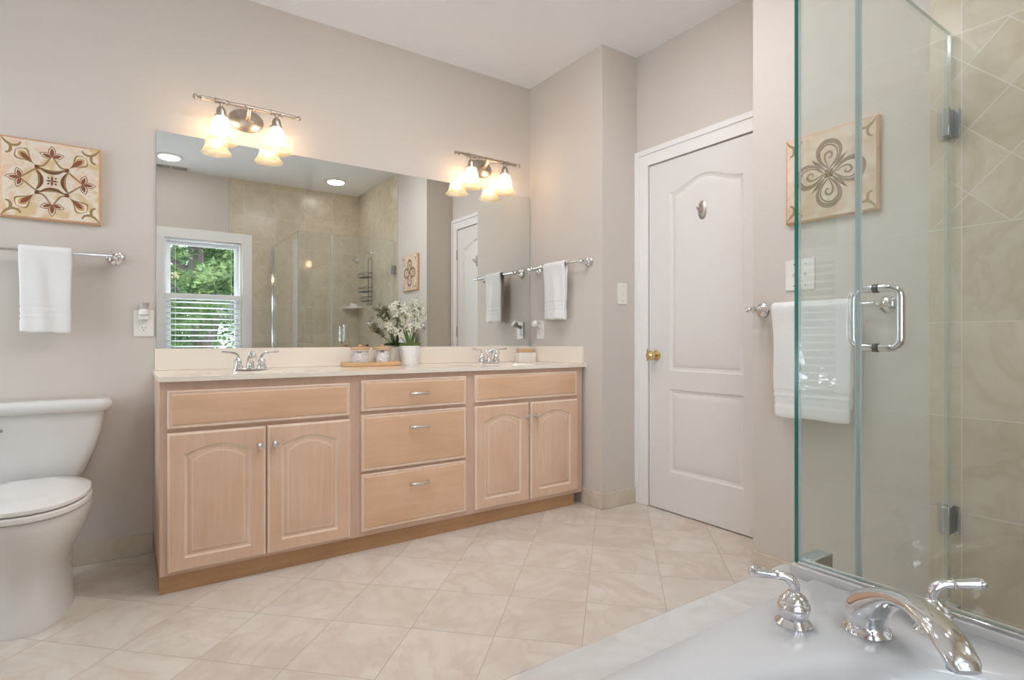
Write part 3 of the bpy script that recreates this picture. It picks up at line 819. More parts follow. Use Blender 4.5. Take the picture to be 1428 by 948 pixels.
ct = empty('countertop', (1.19, 2.84, 0.836), 'cream cultured marble double sink countertop with backsplash on the vanity', 'countertop')
bm = bmesh.new()
ZT = .8555
def half(x0, x1, cx):
    cyy, y0, y1 = 2.78, 2.548, 3.126
    n = 64
    R0 = []; ang = []
    for k in range(n):
        t = 2 * PI * (k + .5) / n; c, s = math.cos(t), math.sin(t)
        sx = ((x1 - cx) if c > 0 else (cx - x0)) / max(abs(c), 1e-6); sy = ((y1 - cyy) if s > 0 else (cyy - y0)) / max(abs(s), 1e-6)
        q = min(sx, sy); R0.append((cx + c * q, cyy + s * q)); ang.append(t)
    # put exact corners in
    for cxn, cyn in ((x0, y0), (x1, y0), (x0, y1), (x1, y1)):
        j = min(range(n), key=lambda i: (R0[i][0] - cxn) ** 2 + (R0[i][1] - cyn) ** 2); R0[j] = (cxn, cyn)
    def E(a, b, z): return [(cx + a * math.cos(t), cyy - .01 + b * math.sin(t), z) for t in ang]
    loft(bm, [[(x, y, .8362) for x, y in R0], [(x, y, ZT) for x, y in R0], E(.235, .165, ZT), E(.222, .152, ZT - .004), E(.205, .137, ZT - .03), E(.16, .11, ZT - .09), E(.06, .05, ZT - .12)], 0, False, True)
half(0.096, 1.19, 0.487); half(1.19, 2.3035, 1.87)
o = finish('slab', bm, M['marble'], ct); o.location = -Vector(ct.location)
o = BX('backsplash', 0.104, 2.3035, 3.108, 3.1265, ZT + .0002, .9595, M['marble'], ct, bevel=.003); o.location = -Vector(ct.location)
o = BX('side_splash', 2.285, 2.3035, 2.570, 3.1075, ZT + .0002, .9595, M['marble'], ct, bevel=.003); o.location = -Vector(ct.location)

mr = empty('wall_mirror', (1.2, YM, .960), 'wide frameless mirror spanning the wall above both sinks', 'mirror')
bm = bmesh.new(); box(bm, 0.110, 2.2985, YM - .006, YM - .0005, .9605, 1.990)
bm.normal_update()
for f in bm.faces:
    if abs(f.normal.y) < .5: f.material_index = 1
M['medge'] = simple('mirror_edge', (0.10, 0.12, 0.11), 0.3)
o = finish('glass', bm, [M['mirror'], M['medge']], mr, smooth=False); o.location = -Vector(mr.location)

# vanity faucets
def faucet(x, y, label):
    r = empty('sink_faucet', (x, y, ZT), label, 'faucet', 'chrome faucets on the vanity')
    bm = bmesh.new()
    n = 40; outl = lambda e, z: [((.052 if math.cos(t) > 0 else -.052) + (.028 + e) * math.cos(t), (.026 + e) * math.sin(t), z) for t in [2 * PI * (k + .5) / n for k in range(n)]]
    loft(bm, [outl(0, 0), outl(0, .004), outl(-.004, .009), outl(-.010, .011)], 0, True, True)
    finish('base_plate', bm, M['chrome'], r)
    for s in (-1, 1):
        bm = bmesh.new()
        lathe(bm, [(0, .008), (.025, .008), (.022, .018), (.016, .030), (.015, .034), (.018, .038), (.017, .046), (.010, .054), (.007, .060), (0, .060)], (s * .052, 0, 0), seg=20)
        p = smoothpath([(s * .052, 0, .056), (s * .054, 0, .070), (s * .066, -.002, .080), (s * .084, -.004, .084)], 4)
        sweep(bm, p, interp([.0075, .0065, .006, .0055], 4), 10, up=Vector((0, 1, 0)))
        sweep(bm, [(s * .082, -.004, .084), (s * .100, -.006, .0855), (s * .124, -.008, .0880), (s * .128, -.008, .0882)], [.0045, .0055, .0070, .004], 10)
        finish('handle', bm, M['chrome'], r)
    bm = bmesh.new()
    p = smoothpath([(0, .004, .008), (0, .000, .040), (0, -.020, .070), (0, -.055, .080), (0, -.090, .070), (0, -.108, .055)], 4)
    sweep(bm, p, interp([.021, .017, .014, .013, .0125, .011], 4), 14, up=Vector((1, 0, 0)))
    finish('spout', bm, M['chrome'], r)
    bm = bmesh.new(); sweep(bm, [(0, .030, .008), (0, .032, .075)], .003, 8); lathe(bm, [(0, 0), (.006, .002), (.006, .008), (0, .011)], (0, .032, .073), seg=12)
    finish('lift_rod', bm, M['chrome'], r)
faucet(0.487, 2.945, 'chrome two handle faucet on the countertop near the toilet end')
faucet(1.862, 2.960, 'chrome two handle faucet on the countertop near the corner')

# ------------------------------------------------------------------ things on the counter
tr = empty('tray', (1.112, 2.995, ZT), 'long rounded bamboo tray carrying two jars on the counter', 'tray')
bm = bmesh.new()
def rt(e, z): return rr(-.169 + e, .169 - e, -.060 + e, .060 - e, .055 - e, z, 8)
loft(bm, [rt(.006, 0), rt(0, .006), rt(0, .020), rt(.003, .023), rt(.010, .021), rt(.012, .011), rt(.03, .010)], 0, True, True)
finish('tray_body', bm, M['bamboo'], tr)
def jar(x, y, label, fill, kind):
    r = empty('glass_jar', (x, y, ZT + .0112), label, 'jar', 'lidded glass jars on the bamboo tray')
    bm = bmesh.new(); lathe(bm, [(0, 0), (.042, 0), (.046, .004), (.047, .03), (.047, .078), (.044, .078), (.044, .005), (0, .005)], seg=32)
    finish('glass_body', bm, M['jarglass'], r)
    bm = bmesh.new(); lathe(bm, [(0, .0795), (.050, .0795), (.052, .083), (.052, .091), (.049, .095), (.010, .096), (.009, .098), (.012, .103), (.009, .108), (0, .109)], seg=32)
    finish('lid', bm, M['bamboo'], r, angle=30)
    bm = bmesh.new(); rnd = random.Random(kind); lathe(bm, [(0, .008), (.035, .008), (.036, .060), (.020, .066), (0, .067)], seg=24)
    if kind == 1:
        for k in range(60):
            a = rnd.random() * 6.28; q = .033 * rnd.random() ** .2; rad = .0105
            bmesh.ops.create_icosphere(bm, subdivisions=2, radius=rad, matrix=Matrix.Translation((q * math.cos(a), q * math.sin(a), .018 + .052 * (k / 60))))
    else:
        for k in range(260):
            a = rnd.random() * 6.28; q = .038 * rnd.random() ** .15
            mt = Matrix.Translation((q * math.cos(a), q * math.sin(a), .012 + .056 * (k / 260))) @ Matrix.Rotation(rnd.random() * 3, 4, 'X') @ Matrix.Rotation(rnd.random() * 3, 4, 'Y')
            bmesh.ops.create_cone(bm, segments=8, radius1=.0035, radius2=.0035, depth=.016, cap_ends=True, matrix=mt)
    o = finish(fill, bm, M['cotton'] if kind == 1 else [M['cotton']], r); o['kind'] = 'stuff'
jar(1.050, 3.000, 'wood lidded glass jar of cotton swabs at the outer end of the tray', 'cotton_swabs', 2)
jar(1.176, 3.000, 'wood lidded glass jar of cotton balls next to the flower pot', 'cotton_balls', 1)

pl = empty('potted_orchid', (1.350, 3.010, ZT), 'white flowers with moss in a textured white pot beside the tray', 'plant')
bm = bmesh.new()
lathe(bm, [(0, 0), (.056, 0), (.058, .003), (.0595, .108), (.0585, .111), (.055, .111), (.054, .100), (0, .100)], seg=40)
m, nt, out = mat('woven_pot'); p = opos(nt); x, y, z = xyz(nt, p)
an = MA(nt, 'ARCTAN2', y, x)
g1 = MA(nt, 'PINGPONG', MA(nt, 'MULTIPLY', an, 6.0), .5); g2 = MA(nt, 'PINGPONG', MA(nt, 'MULTIPLY', z, 90.0), .5)
hgt = MA(nt, 'MINIMUM', g1, g2)
BSDF(nt, out, MIXC(nt, NOISE(nt, p, 60), (0.78, 0.745, 0.72), (0.86, 0.83, 0.80)), 0.5, 0, .4, hgt, .9, .003); M['pot'] = m
finish('pot', bm, M['pot'], pl)
bm = bmesh.new(); rnd = random.Random(4)
lathe(bm, [(0, .1005), (.053, .1005), (.058, .113), (.045, .121), (.02, .126), (0, .127)], seg=24)
for k in range(160):
    a = rnd.random() * 6.28; q = .060 * math.sqrt(rnd.random())
    bmesh.ops.create_icosphere(bm, subdivisions=1, radius=rnd.uniform(.004, .008), matrix=Matrix.Translation((q * math.cos(a), q * math.sin(a), .122 - q * .12 + rnd.random() * .006)))
o = finish('moss', bm, M['moss'], pl); o['kind'] = 'stuff'
def flower_mesh():
    bm = bmesh.new()
    for k in range(5):
        a = 2 * PI * k / 5; wdt = .011; ln = .021
        mt = Matrix.Rotation(a, 4, 'Z') @ Matrix.Rotation(math.radians(-28), 4, 'Y')
        row = []
        for t, ww, zz in ((0, .002, 0), (.35, .8, .001), (.7, 1.0, .0), (.92, .55, -.003), (1.0, .1, -.005)):
            row.append([mt @ Vector((ln * t, s * wdt * .5 * ww if t else s * .001, zz + (0.0015 if s else 0))) for s in (-1, 0, 1)])
        V = [[bm.verts.new(p) for p in r_] for r_ in row]
        for i in range(4):
            for j in range(2): bm.faces.new((V[i][j], V[i + 1][j], V[i + 1][j + 1], V[i][j + 1]))
    bmesh.ops.create_icosphere(bm, subdivisions=1, radius=.003, matrix=Matrix.Translation((0, 0, .004)))
    return bm
stems = [[(-.010, 0, .115), (-.035, -.005, .19), (-.060, -.01, .25), (-.085, -.01, .295), (-.10, -.01, .33)],
         [(.0, 0, .115), (-.005, -.01, .18), (-.03, -.01, .24), (-.04, -.015, .30), (-.075, -.015, .345)],
         [(.010, 0, .115), (.020, -.01, .20), (.025, -.01, .28), (.030, .0, .33), (.015, .0, .365)],
         [(.015, .005, .115), (.035, .0, .20), (.055, .0, .26), (.062, -.005, .31), (.05, -.005, .34)],
         [(-.015, .0, .115), (-.07, -.01, .165), (-.11, -.015, .19), (-.13, -.02, .215), (-.14, -.02, .24)]]
for s in stems:
    bm = bmesh.new(); sweep(bm, smoothpath(s, 5), .0028, 7); finish('stem', bm, M['green'], pl)
fm = finish('flower', flower_mesh(), M['petal'], pl, recalc=False)
so = fm.modifiers.new('thick', 'SOLIDIFY'); so.thickness = .0008
first = True
for si, s in enumerate(stems):
    P = smoothpath(s, 6)
    for k in range(11):
        t = .30 + .70 * k / 10; b = P[min(len(P) - 1, int(t * (len(P) - 1)))]
        o = fm if first else fm.copy()
        if not first: C.objects.link(o); o.parent = pl
        first = False
        a = rnd.random() * 6.28
        o.location = b + Vector((.014 * math.cos(a), .012 * math.sin(a), rnd.uniform(-.006, .010)))
        o.rotation_euler = (rnd.uniform(.5, 1.7), rnd.uniform(-.7, .7), rnd.uniform(-1.2, 1.2)); sc_ = rnd.uniform(1.0, 1.45); o.scale = (sc_,) * 3
for k, (dx, dz) in enumerate(((.135, .20), (.14, .155), (-.17, .085), (-.09, .26), (.05, .29), (.09, .12))):
    bm = bmesh.new(); s = [(dx * .05, 0, .115), (dx * .3, -.004, .115 + dz * .55), (dx * .7, -.006, .115 + dz * .9), (dx * 1.05, -.008, .115 + dz)]
    sweep(bm, smoothpath(s, 5), interp([.002, .0025, .002, .0006], 5), 6, rh=interp([.001, .001, .001, .0005], 5)); finish('grass_leaf', bm, M['blade'], pl)
for k, a in enumerate((-2.4, -.6, .5, 2.6)):
    bm = bmesh.new(); dx, dy = math.cos(a) * .03, math.sin(a) * .02
    sweep(bm, smoothpath([(dx * .3, dy * .3, .115), (dx * .9, dy, .16), (dx * 1.3, dy * 1.2, .20), (dx * 1.4, dy * 1.3, .225)], 5), interp([.005, .012, .009, .001], 5), 8, rh=interp([.003, .0035, .003, .0008], 5))
    finish('leaf', bm, M['green'], pl)

sp_ = empty('soap_holder', (2.205, 3.045, ZT), 'white ceramic block holder with a tan soap bar by the mirror corner', 'soap holder')
bm = bmesh.new(); loft(bm, [rr(-.066, .066, -.030, .030, .010, 0), rr(-.070, .070, -.034, .034, .012, .006), rr(-.070, .070, -.034, .034, .012, .056), rr(-.066, .066, -.030, .030, .010, .060)], 0, True, True)
finish('holder', bm, M['ceramic'], sp_)
bm = bmesh.new(); loft(bm, [rr(-.056, .056, -.024, .024, .006, .0605), rr(-.058, .058, -.026, .026, .008, .066), rr(-.058, .058, -.026, .026, .008, .084), rr(-.054, .054, -.022, .022, .006, .088)], 0, True, True)
finish('soap_bar', bm, M['soap'], sp_)

# ------------------------------------------------------------------ sconces
def sconce(x, label):
    r = empty('wall_sconce', (x, YM, 2.125), label, 'wall light', 'two light vanity sconces above the mirror')
    bm = bmesh.new(); lathe(bm, [(0, 0.0005), (.060, .0005), (.061, .006), (.054, .014), (.034, .022), (.014, .030), (0, .032)], (0, 0, -.005), 'y', 40, sx=1.36, sy=.95)
    finish('backplate', bm, M['nickel'], r)
    bm = bmesh.new(); sweep(bm, smoothpath([(0, -.028, -.005), (0, -.060, -.004), (0, -.082, .012), (0, -.098, .026)], 4), .011, 14, up=Vector((1, 0, 0)))
    finish('arm', bm, M['nickel'], r)
    bm = bmesh.new(); yb, zb = -.100, .030
    prof = [(0, -.215), (.010, -.215), (.011, -.211), (.0095, -.207)]
    for c in (-.126, 0, .126):
        w_ = .030 if c else .026
        prof += [(.0095, c - w_), (.0135, c - w_ + .002), (.0135, c - w_ + .006), (.0110, c - w_ + .009), (.0110, c + w_ - .009), (.0135, c + w_ - .006), (.0135, c + w_ - .002), (.0095, c + w_)]
    prof += [(.0095, .207), (.011, .211), (.010, .215), (0, .215)]
    lathe(bm, prof, (0, yb, zb), 'x', 20); finish('bar', bm, M['nickel'], r, angle=30)
    for s in (-1, 1):
        bm = bmesh.new(); rot = Matrix.Rotation(s * PI / 2, 4, 'Y')
        lathe(bm, [(0, 0), (.0065, .0), (.005, .005), (.008, .009), (.005, .013), (.0105, .019), (.0115, .025), (.009, .031), (0, .034)], (s * .213, yb, zb), seg=16, mtx=rot)
        finish('finial', bm, M['nickel'], r)
        bm = bmesh.new()
        lathe(bm, [(0, .0), (.007, .0), (.007, -.016), (.012, -.018), (.018, -.026), (.022, -.040), (.0225, -.056), (.031, -.060), (.031, -.068), (.028, -.070), (0, -.070)], (s * .126, yb, zb - .008), seg=24)
        finish('socket_cup', bm, M['nickel'], r, angle=30)
        bm = bmesh.new()
        prof = [(.027, -.072), (.032, -.084), (.039, -.104), (.044, -.130), (.049, -.156), (.056, -.176), (.066, -.192), (.072, -.198)]
        rings = []
        for rad, h in prof:
            rings.append([(s * .126 + rad * math.cos(2 * PI * k / 48) * (1 + .012 * math.cos(12 * 2 * PI * k / 48)), yb + rad * math.sin(2 * PI * k / 48) * (1 + .012 * math.cos(12 * 2 * PI * k / 48)), zb + h) for k in range(48)])
        loft(bm, rings, 0)
        g = finish('glass_shade', bm, M['shade'], r); q = g.modifiers.new('thick', 'SOLIDIFY'); q.thickness = .0025
        bm = bmesh.new(); lathe(bm, [(0, -.080), (.012, -.082), (.014, -.095), (.024, -.115), (.029, -.135), (.026, -.155), (.014, -.168), (0, -.171)], (s * .126, yb, zb), seg=20)
        finish('light_bulb', bm, M['bulb'], g)
sconce(0.498, 'lit two shade nickel sconce over the sink nearer the toilet')
sconce(1.900, 'lit two shade nickel sconce over the sink nearer the corner')

# ceiling lights and vent
def clight(x, y, label, lm='lamp'):
    r = empty('ceiling_light', (x, y, ZC), label, 'ceiling light', 'round flush ceiling lights')
    bm = bmesh.new(); lathe(bm, [(.075, -.0005), (.112, -.0005), (.110, -.008), (.098, -.014), (.088, -.014), (.086, -.004)], seg=40); finish('trim_ring', bm, M['white'], r)
    bm = bmesh.new(); lathe(bm, [(0, -.003), (.086, -.003), (.086, -.012), (.080, -.022), (.050, -.030), (0, -.032)], seg=40); finish('lens', bm, M[lm], r)
clight(0.322, 0.038, 'round white ceiling light reflected at the upper left of the mirror', 'lamp_dim')
clight(1.882, 0.092, 'round white ceiling light over the shower, reflected in the mirror', 'lamp_dim')
clight(0.60, 1.25, 'round white ceiling light over the middle of the floor')  # added lamp out of view, lifts the overall room brightness
clight(1.60, 1.75, 'round white ceiling light nearest the door')  # extra unseen fixture, put in to light the door side
clight(1.45, 1.35, 'round white ceiling light just outside the shower door')  # added above the view to brighten the picture wall
clight(0.85, 1.98, 'round white ceiling light nearest the vanity')  # invented fixture out of view, adds light in front of the vanity
v = empty('ceiling_vent', (0.35, -0.33, ZC), 'white slotted air vent in the ceiling near the window wall', 'vent')
bm = bmesh.new(); box(bm, -.16, .16, -.07, .07, -.006, -.0005); finish('frame', bm, M['white'], v, bevel=.002)
bm = bmesh.new()
for k in range(22):
    xx = -.138 + k * .0125 + (.012 if k > 10 else 0); box(bm, xx, xx + .0065, -.048, .048, -.0075, -.0062)
finish('slots', bm, M['slot'], v)

# ------------------------------------------------------------------ towel bars and towels
def towel_bar(loc, rz, label, hw=.246):
    r = empty('towel_bar', loc, label, 'towel bar', 'chrome towel bars', rz)
    bm = bmesh.new(); sweep(bm, [(-hw - .012, -.068, 0), (hw + .012, -.068, 0)], .0075, 14); finish('rail', bm, M['chrome'], r)
    for s in (-1, 1):
        bm = bmesh.new(); lathe(bm, [(0, 0.0005), (.030, .0005), (.031, .004), (.026, .008), (.027, .011), (.019, .017), (.012, .020), (0, .020)], (s * hw, 0, 0), 'y', 28)
        finish('rosette', bm, M['chrome'], r, angle=30)
        bm = bmesh.new(); lathe(bm, [(0, .018), (.010, .018), (.008, .030), (.0085, .046), (.013, .054), (.015, .064), (.014, .076), (.008, .083), (0, .084)], (s * hw, 0, 0), 'y', 20)
        finish('post', bm, M['chrome'], r, angle=30)
        bm = bmesh.new(); rot = Matrix.Rotation(s * PI / 2, 4, 'Y')
        lathe(bm, [(0, 0), (.009, 0), (.0075, .006), (.0085, .014), (.013, .020), (.013, .025), (.008, .028), (0, .029)], (s * (hw + .010), -.068, 0), seg=18, mtx=rot)
        finish('finial', bm, M['chrome'], r, angle=30)
    return r
towel_bar((-0.296, YM, 1.374), 0, 'chrome towel bar on the wall above the toilet')
towel_bar((X1, 2.768, 1.4745), RZ, 'chrome towel bar on the side wall beside the mirror')
towel_bar((X2, 1.160, 1.133), RZ, 'chrome towel bar below the picture and behind the shower glass')
def towel(loc, rz, label, wdt, front, back, th=.013, seed=0):
    """hangs over a bar at local y -.068; front hangs toward -Y"""
    rnd = random.Random(seed); bm = bmesh.new()
    R_ = .0075 + .0015 + th / 2
    path = []; nb = 26
    for k in range(nb, 0, -1): path.append((R_, -back * k / nb, 1))
    for k in range(9): a = PI * k / 8; path.append((R_ * math.cos(a), R_ * math.sin(a), 0))
    for k in range(1, 49): path.append((-R_, -front * k / 48, -1))
    rings = []; ns = 12
    ph = rnd.random() * 6
    for i, (d, z, sd_) in enumerate(path):
        a = path[max(0, i - 1)]; b = path[min(len(path) - 1, i + 1)]
        t = Vector((0, b[0] - a[0], b[1] - a[1])).normalized(); nrm = Vector((0, -t.z, t.y))
        hang = -z; ln = front if sd_ <= 0 else back
        if sd_: d *= 1 - .50 * min(1, hang / .07)
        wv = .0035 * min(1, hang / .1) if hang > 0 else 0
        T = th; fb = ln - hang
        if sd_ and (.055 < fb < .062 or .074 < fb < .082 or .100 < fb < .107): T = th * .52
        if sd_ and fb < .004: T = th * .6
        W_ = wdt / 2 * (1 + .012 * math.sin(hang * 22 + ph) - .05 * (hang / max(ln, .01)) * (1 if sd_ < 0 else 1.0))
        ring = []
        loopn = 2 * ns + 8
        prof = []
        for k in range(ns + 1): prof.append((-1 + 2 * k / ns, .5))
        for k in range(1, 4): aa = PI * k / 4; prof.append((1 + .0 + math.sin(aa) * T / 2 / (wdt / 2), .5 * math.cos(aa)))
        for k in range(ns + 1): prof.append((1 - 2 * k / ns, -.5))
        for k in range(1, 4): aa = PI * k / 4; prof.append((-1 - math.sin(aa) * T / 2 / (wdt / 2), -.5 * math.cos(aa)))
        for u, n_ in prof:
            y_off = wv * math.sin(u * 3.2 + ph + z * 5) + wv * .5 * math.sin(u * 7 + ph * 2 + z * 9)
            p = Vector((u * W_, -.068 + d * 1.0 + (y_off if sd_ <= 0 else -y_off * .3) - (abs(hang) * .006 if sd_ < 0 else 0), z)) + nrm * (n_ * T)
            if sd_ and fb < .02: p.z += .003 * math.sin(u * 5 + ph)
            ring.append(p)
        rings.append(ring)
    loft(bm, rings, 0, True, True)
    o = finish('towel', bm, M['towel'], None, angle=70)
    o.location = loc; o.rotation_euler = (0, 0, rz); tag(o, label, 'towel', 'folded white hand towels'); return o
towel((-0.286, YM, 1.374), 0, 'narrow folded white towel hanging above the toilet', .160, .342, .30, seed=1)
towel((X1, 2.765, 1.4745), RZ, 'folded white towel hanging beside the mirror', .200, .342, .345, seed=2)
t3 = towel((X2, 1.158, 1.133), RZ, 'wide folded white towel hanging behind the shower glass', .300, .450, .40, th=.016, seed=3)

# ------------------------------------------------------------------ pictures
def cc(name, col, r=.6, var=.12): return simple(name, col, r, var=var, nscale=30)
INK = [None, cc('ink_brown', (0.16, 0.055, 0.025)), cc('ink_red', (0.25, 0.075, 0.03)), cc('ink_olive', (0.30, 0.20, 0.075)), cc('ink_tan', (0.55, 0.36, 0.16)), cc('ink_edge', (0.62, 0.38, 0.22)), cc('ink_cream', (0.78, 0.66, 0.50)), cc('ink_taupe', (0.24, 0.165, 0.105))]
def canvas(name, a, b, c):
    m, nt, out = mat(name); p = opos(nt)
    n = NOISE(nt, p, 16, 2, .5, .6)
    col = RAMP(nt, n, [(.36, a), (.50, b), (.66, c)])
    BSDF(nt, out, col, .35, 0, .5); return m
INK_A = canvas('tile_glaze_light', (0.68, 0.50, 0.28), (0.78, 0.69, 0.58), (0.75, 0.54, 0.38))
INK_B = canvas('tile_glaze_tan', (0.62, 0.45, 0.31), (0.68, 0.54, 0.41), (0.74, 0.62, 0.50))
def picture(loc, rz, label, design, base, S=.170):
    r = empty('wall_picture', loc, label, 'picture', None, rz)
    bm = bmesh.new()
    def q(e, y): return [(-S + e, y, -S + e), (S - e, y, -S + e), (S - e, y, S - e), (-S + e, y, S - e)]
    loft(bm, [q(0, -.0005), q(0, -.016), q(.008, -.022)], [1, 1, 0], True, True)
    finish('panel', bm, [base, INK[5]], r, smooth=False)
    bm = bmesh.new(); lay = [0]
    def poly(pts, mi):
        lay[0] += 1; y = -.0222 - lay[0] * .000012
        try: f = bm.faces.new([bm.verts.new((x * S, y, z * S)) for x, z in pts]); f.material_index = mi - 1
        except ValueError: pass
    def stroke(pts, w0, mi, w1=None, wm=None):
        P = smoothpath([(x, z, 0) for x, z in pts], 6); n = len(P); lft, rgt = [], []
        for i, (p, t, s, nn) in enumerate(frames(P, Vector((0, 0, 1)))):
            u = i / (n - 1); w1_ = w0 if w1 is None else w1
            ww = w0 + (w1_ - w0) * u
            if wm is not None: ww = ww + (wm - ww) * math.sin(PI * u)
            lft.append((p.x + s.x * ww, p.y + s.y * ww)); rgt.append((p.x - s.x * ww, p.y - s.y * ww))
        lay[0] += 1; y = -.0222 - lay[0] * .000012
        VL = [bm.verts.new((a * S, y, b * S)) for a, b in lft]; VR = [bm.verts.new((a * S, y, b * S)) for a, b in rgt]
        for i in range(n - 1): bm.faces.new((VL[i], VL[i + 1], VR[i + 1], VR[i])).material_index = mi - 1
    def petal(p0, ang, ln, wd, mi, blunt=.5):
        c, s = math.cos(ang), math.sin(ang); pts = []
        for sd_ in (1, -1):
            rg = range(0, 13) if sd_ == 1 else range(11, 0, -1)
            for k in rg:
                u = k / 12; h = wd * math.sin(PI * u ** blunt) if u < 1 else 0
                x, z = u * ln, sd_ * h; pts.append((p0[0] + x * c - z * s, p0[1] + x * s + z * c))
        poly(pts, mi)
    design(poly, stroke, petal)
    bmesh.ops.recalc_face_normals(bm, faces=bm.faces[:])
    for f in bm.faces:
        if f.normal.y > 0: f.normal_flip()
    finish('painted_pattern', bm, INK[1:], r, smooth=False, recalc=False)
    return r
def corners(stroke, mi):
    for sx in (-1, 1):
        for sz in (-1, 1):
            f = lambda a, b: (sx * a, sz * b)
            stroke([f(.97, .97), f(.89, .85), f(.78, .78), f(.66, .80), f(.60, .88)], .008, mi, .018, .030)
            stroke([f(.90, .87), f(.82, .80), f(.79, .70), f(.82, .61), f(.89, .58)], .008, mi, .018, .030)
def design_a(poly, stroke, petal):
    corners(stroke, 3)
    # thin line border
    # links between buds and blossoms
    for sx in (-1, 1):
        for sz in (-1, 1):
            stroke([(sx * .28, sz * .34), (sx * .16, sz * .38), (sx * .02, sz * .60)], .016, 3, .014, .020)
            stroke([(sx * .28, sz * .30), (sx * .40, sz * .20), (sx * .60, sz * .02)], .016, 3, .014, .020)
    for sx in (-1, 1):
        for sz in (-1, 1):
            a = math.atan2(sz * .36, sx * .38); p = (sx * .30, sz * .33)
            petal(p, a, .54, .17, 3, 2.4); petal((p[0] + .04 * sx, p[1] + .04 * sz), a, .47, .130, 6, 2.4)
            petal((p[0] + .05 * sx, p[1] + .05 * sz), a, .41, .090, 4, 2.2); petal((p[0] + .06 * sx, p[1] + .06 * sz), a, .35, .055, 2, 1.6)
            petal((sx * .24, sz * .27), a, .14, .05, 1, 1)
    for k in range(4):
        a = PI / 2 * k; c = (.60 * math.cos(a), .60 * math.sin(a))
        for da, ln in ((0, .28), (1.25, .24), (-1.25, .24)):
            petal(c, a + da, ln + .02, .078, 1, .9); petal(c, a + da, ln, .062, 6, .9); petal(c, a + da, ln * .85, .045, 2, .9)
    for k in range(4):
        a = PI / 2 * k; c, s = math.cos(a), math.sin(a)
        R = lambda x, z: (x * c - z * s, x * s + z * c)
        stroke([R(-.27, .32), R(-.12, .24), R(0, .22), R(.12, .24), R(.27, .32)], .010, 3, .010, .055)
        stroke([R(-.25, .30), R(-.12, .225), R(0, .205), R(.12, .225), R(.25, .30)], .006, 1, .006, .030)
        petal((0, 0), a, .13, .022, 1, .8); petal((.07 * math.cos(a + PI / 4), .07 * math.sin(a + PI / 4)), a + PI / 4, .07, .018, 1, .8)
def design_b(poly, stroke, petal):
    corners(stroke, 3)
    for k in range(4):
        a = PI / 2 * k + PI / 2; c, s = math.cos(a), math.sin(a)
        R = lambda x, z: (x * c - z * s, x * s + z * c)
        # looped petal growing along local +x
        stroke([R(.12, .03), R(.30, .20), R(.52, .25), R(.68, .14), R(.72, 0), R(.66, -.16), R(.50, -.25), R(.30, -.20), R(.12, -.03)], .012, 7, .012, .050)
        stroke([R(.10, .02), R(.30, .16), R(.50, .20), R(.62, .10), R(.64, 0), R(.58, -.12), R(.46, -.18), R(.30, -.15), R(.12, -.02)], .006, 1, .006, .016)
        stroke([R(.12, 0), R(.30, .08), R(.42, .08), R(.48, 0), R(.42, -.07), R(.34, -.04), R(.37, .01)], .012, 7, .008, .026)
        b = PI / 4 + a
        petal((.10 * math.cos(b), .10 * math.sin(b)), b, .46, .030, 1, .9)
        petal((.12 * math.cos(b), .12 * math.sin(b)), b + .10, .36, .024, 7, .9)
    for k in range(8): petal((0, 0), k * PI / 4, .14, .035, 1 if k % 2 else 3, 1)
picture((-0.270, YM, 1.684), 0, 'square cream tile picture with red brown blossoms above the toilet towel bar', design_a, INK_A)
picture((X2, 1.114, 1.664), RZ, 'square tan tile picture with four looped petals seen through the shower glass', design_b, INK_B, .178)

# ------------------------------------------------------------------ outlets, switches, plug-ins, hook
def outlet(loc, rz, label, hw=.040):
    r = empty('wall_outlet', loc, label, 'outlet', 'ivory wall outlets', rz)
    BX('cover_plate', -hw, hw, -.006, -.0005, -.062, .062, M['plastic'], r, bevel=.003)
    for z in (-.024, .024):
        bm = bmesh.new(); lathe(bm, [(0, .0062), (.018, .0062), (.017, .0085), (0, .0085)], (0, 0, z), 'y', 24); f = finish('socket', bm, M['plastic'], r)
        bm = bmesh.new()
        for dx in (-.0065, .0065): box(bm, dx - .0012, dx + .0012, -.0092, -.0086, z, z + .008)
        lathe(bm, [(0, .0086), (.0025, .0086), (.0025, .0092), (0, .0092)], (0, 0, z - .008), 'y', 10)
        finish('slots', bm, M['slot'], f)
    return r
outlet((0.0605, YM, 1.078), 0, 'ivory wall outlet between the toilet towel bar and the mirror')
outlet((X1, 3.004, 1.068), RZ, 'ivory wall outlet between the mirror and the hanging towel')
def freshener(loc, rz, label):
    r = empty('plug_in_freshener', loc, label, 'air freshener', 'plug in air fresheners', rz)
    bm = bmesh.new(); loft(bm, [[(x, -.0105, z) for x, y_, z in [(a, 0, b) for a, b in [(-.020, -.012), (.020, -.012), (.022, .012), (-.022, .012)]]], [(-.018, -.040, -.010), (.018, -.040, -.010), (.020, -.040, .012), (-.020, -.040, .012)]], 0, True, True)
    finish('plug_body', bm, M['plastic'], r, bevel=.004)
    bm = bmesh.new(); lathe(bm, [(0, .0125), (.020, .0125), (.022, .018), (.021, .034), (.015, .040), (0, .040)], (0, -.030, 0), 'z', 24); finish('bottle_cap', bm, M['ceramic'], r)
    m_ = M.setdefault('grille', simple('freshener_top', (0.50, 0.47, 0.44), .5))
    bm = bmesh.new(); lathe(bm, [(0, .0405), (.016, .0405), (.0175, .055), (.022, .066), (.021, .070), (0, .070)], (0, -.030, 0), 'z', 24); finish('scent_dome', bm, m_, r)
    return r
freshener((0.0605, YM, 1.104), 0, 'white plug in air freshener in the outlet near the toilet')
nl = empty('night_light', (X1, 3.004, 1.092), 'small white night light plugged in beside the mirror corner', 'night light', None, RZ)
bm = bmesh.new(); box(bm, -.016, .016, -.034, -.0098, -.012, .014); finish('plug_body', bm, M['plastic'], nl, bevel=.004)
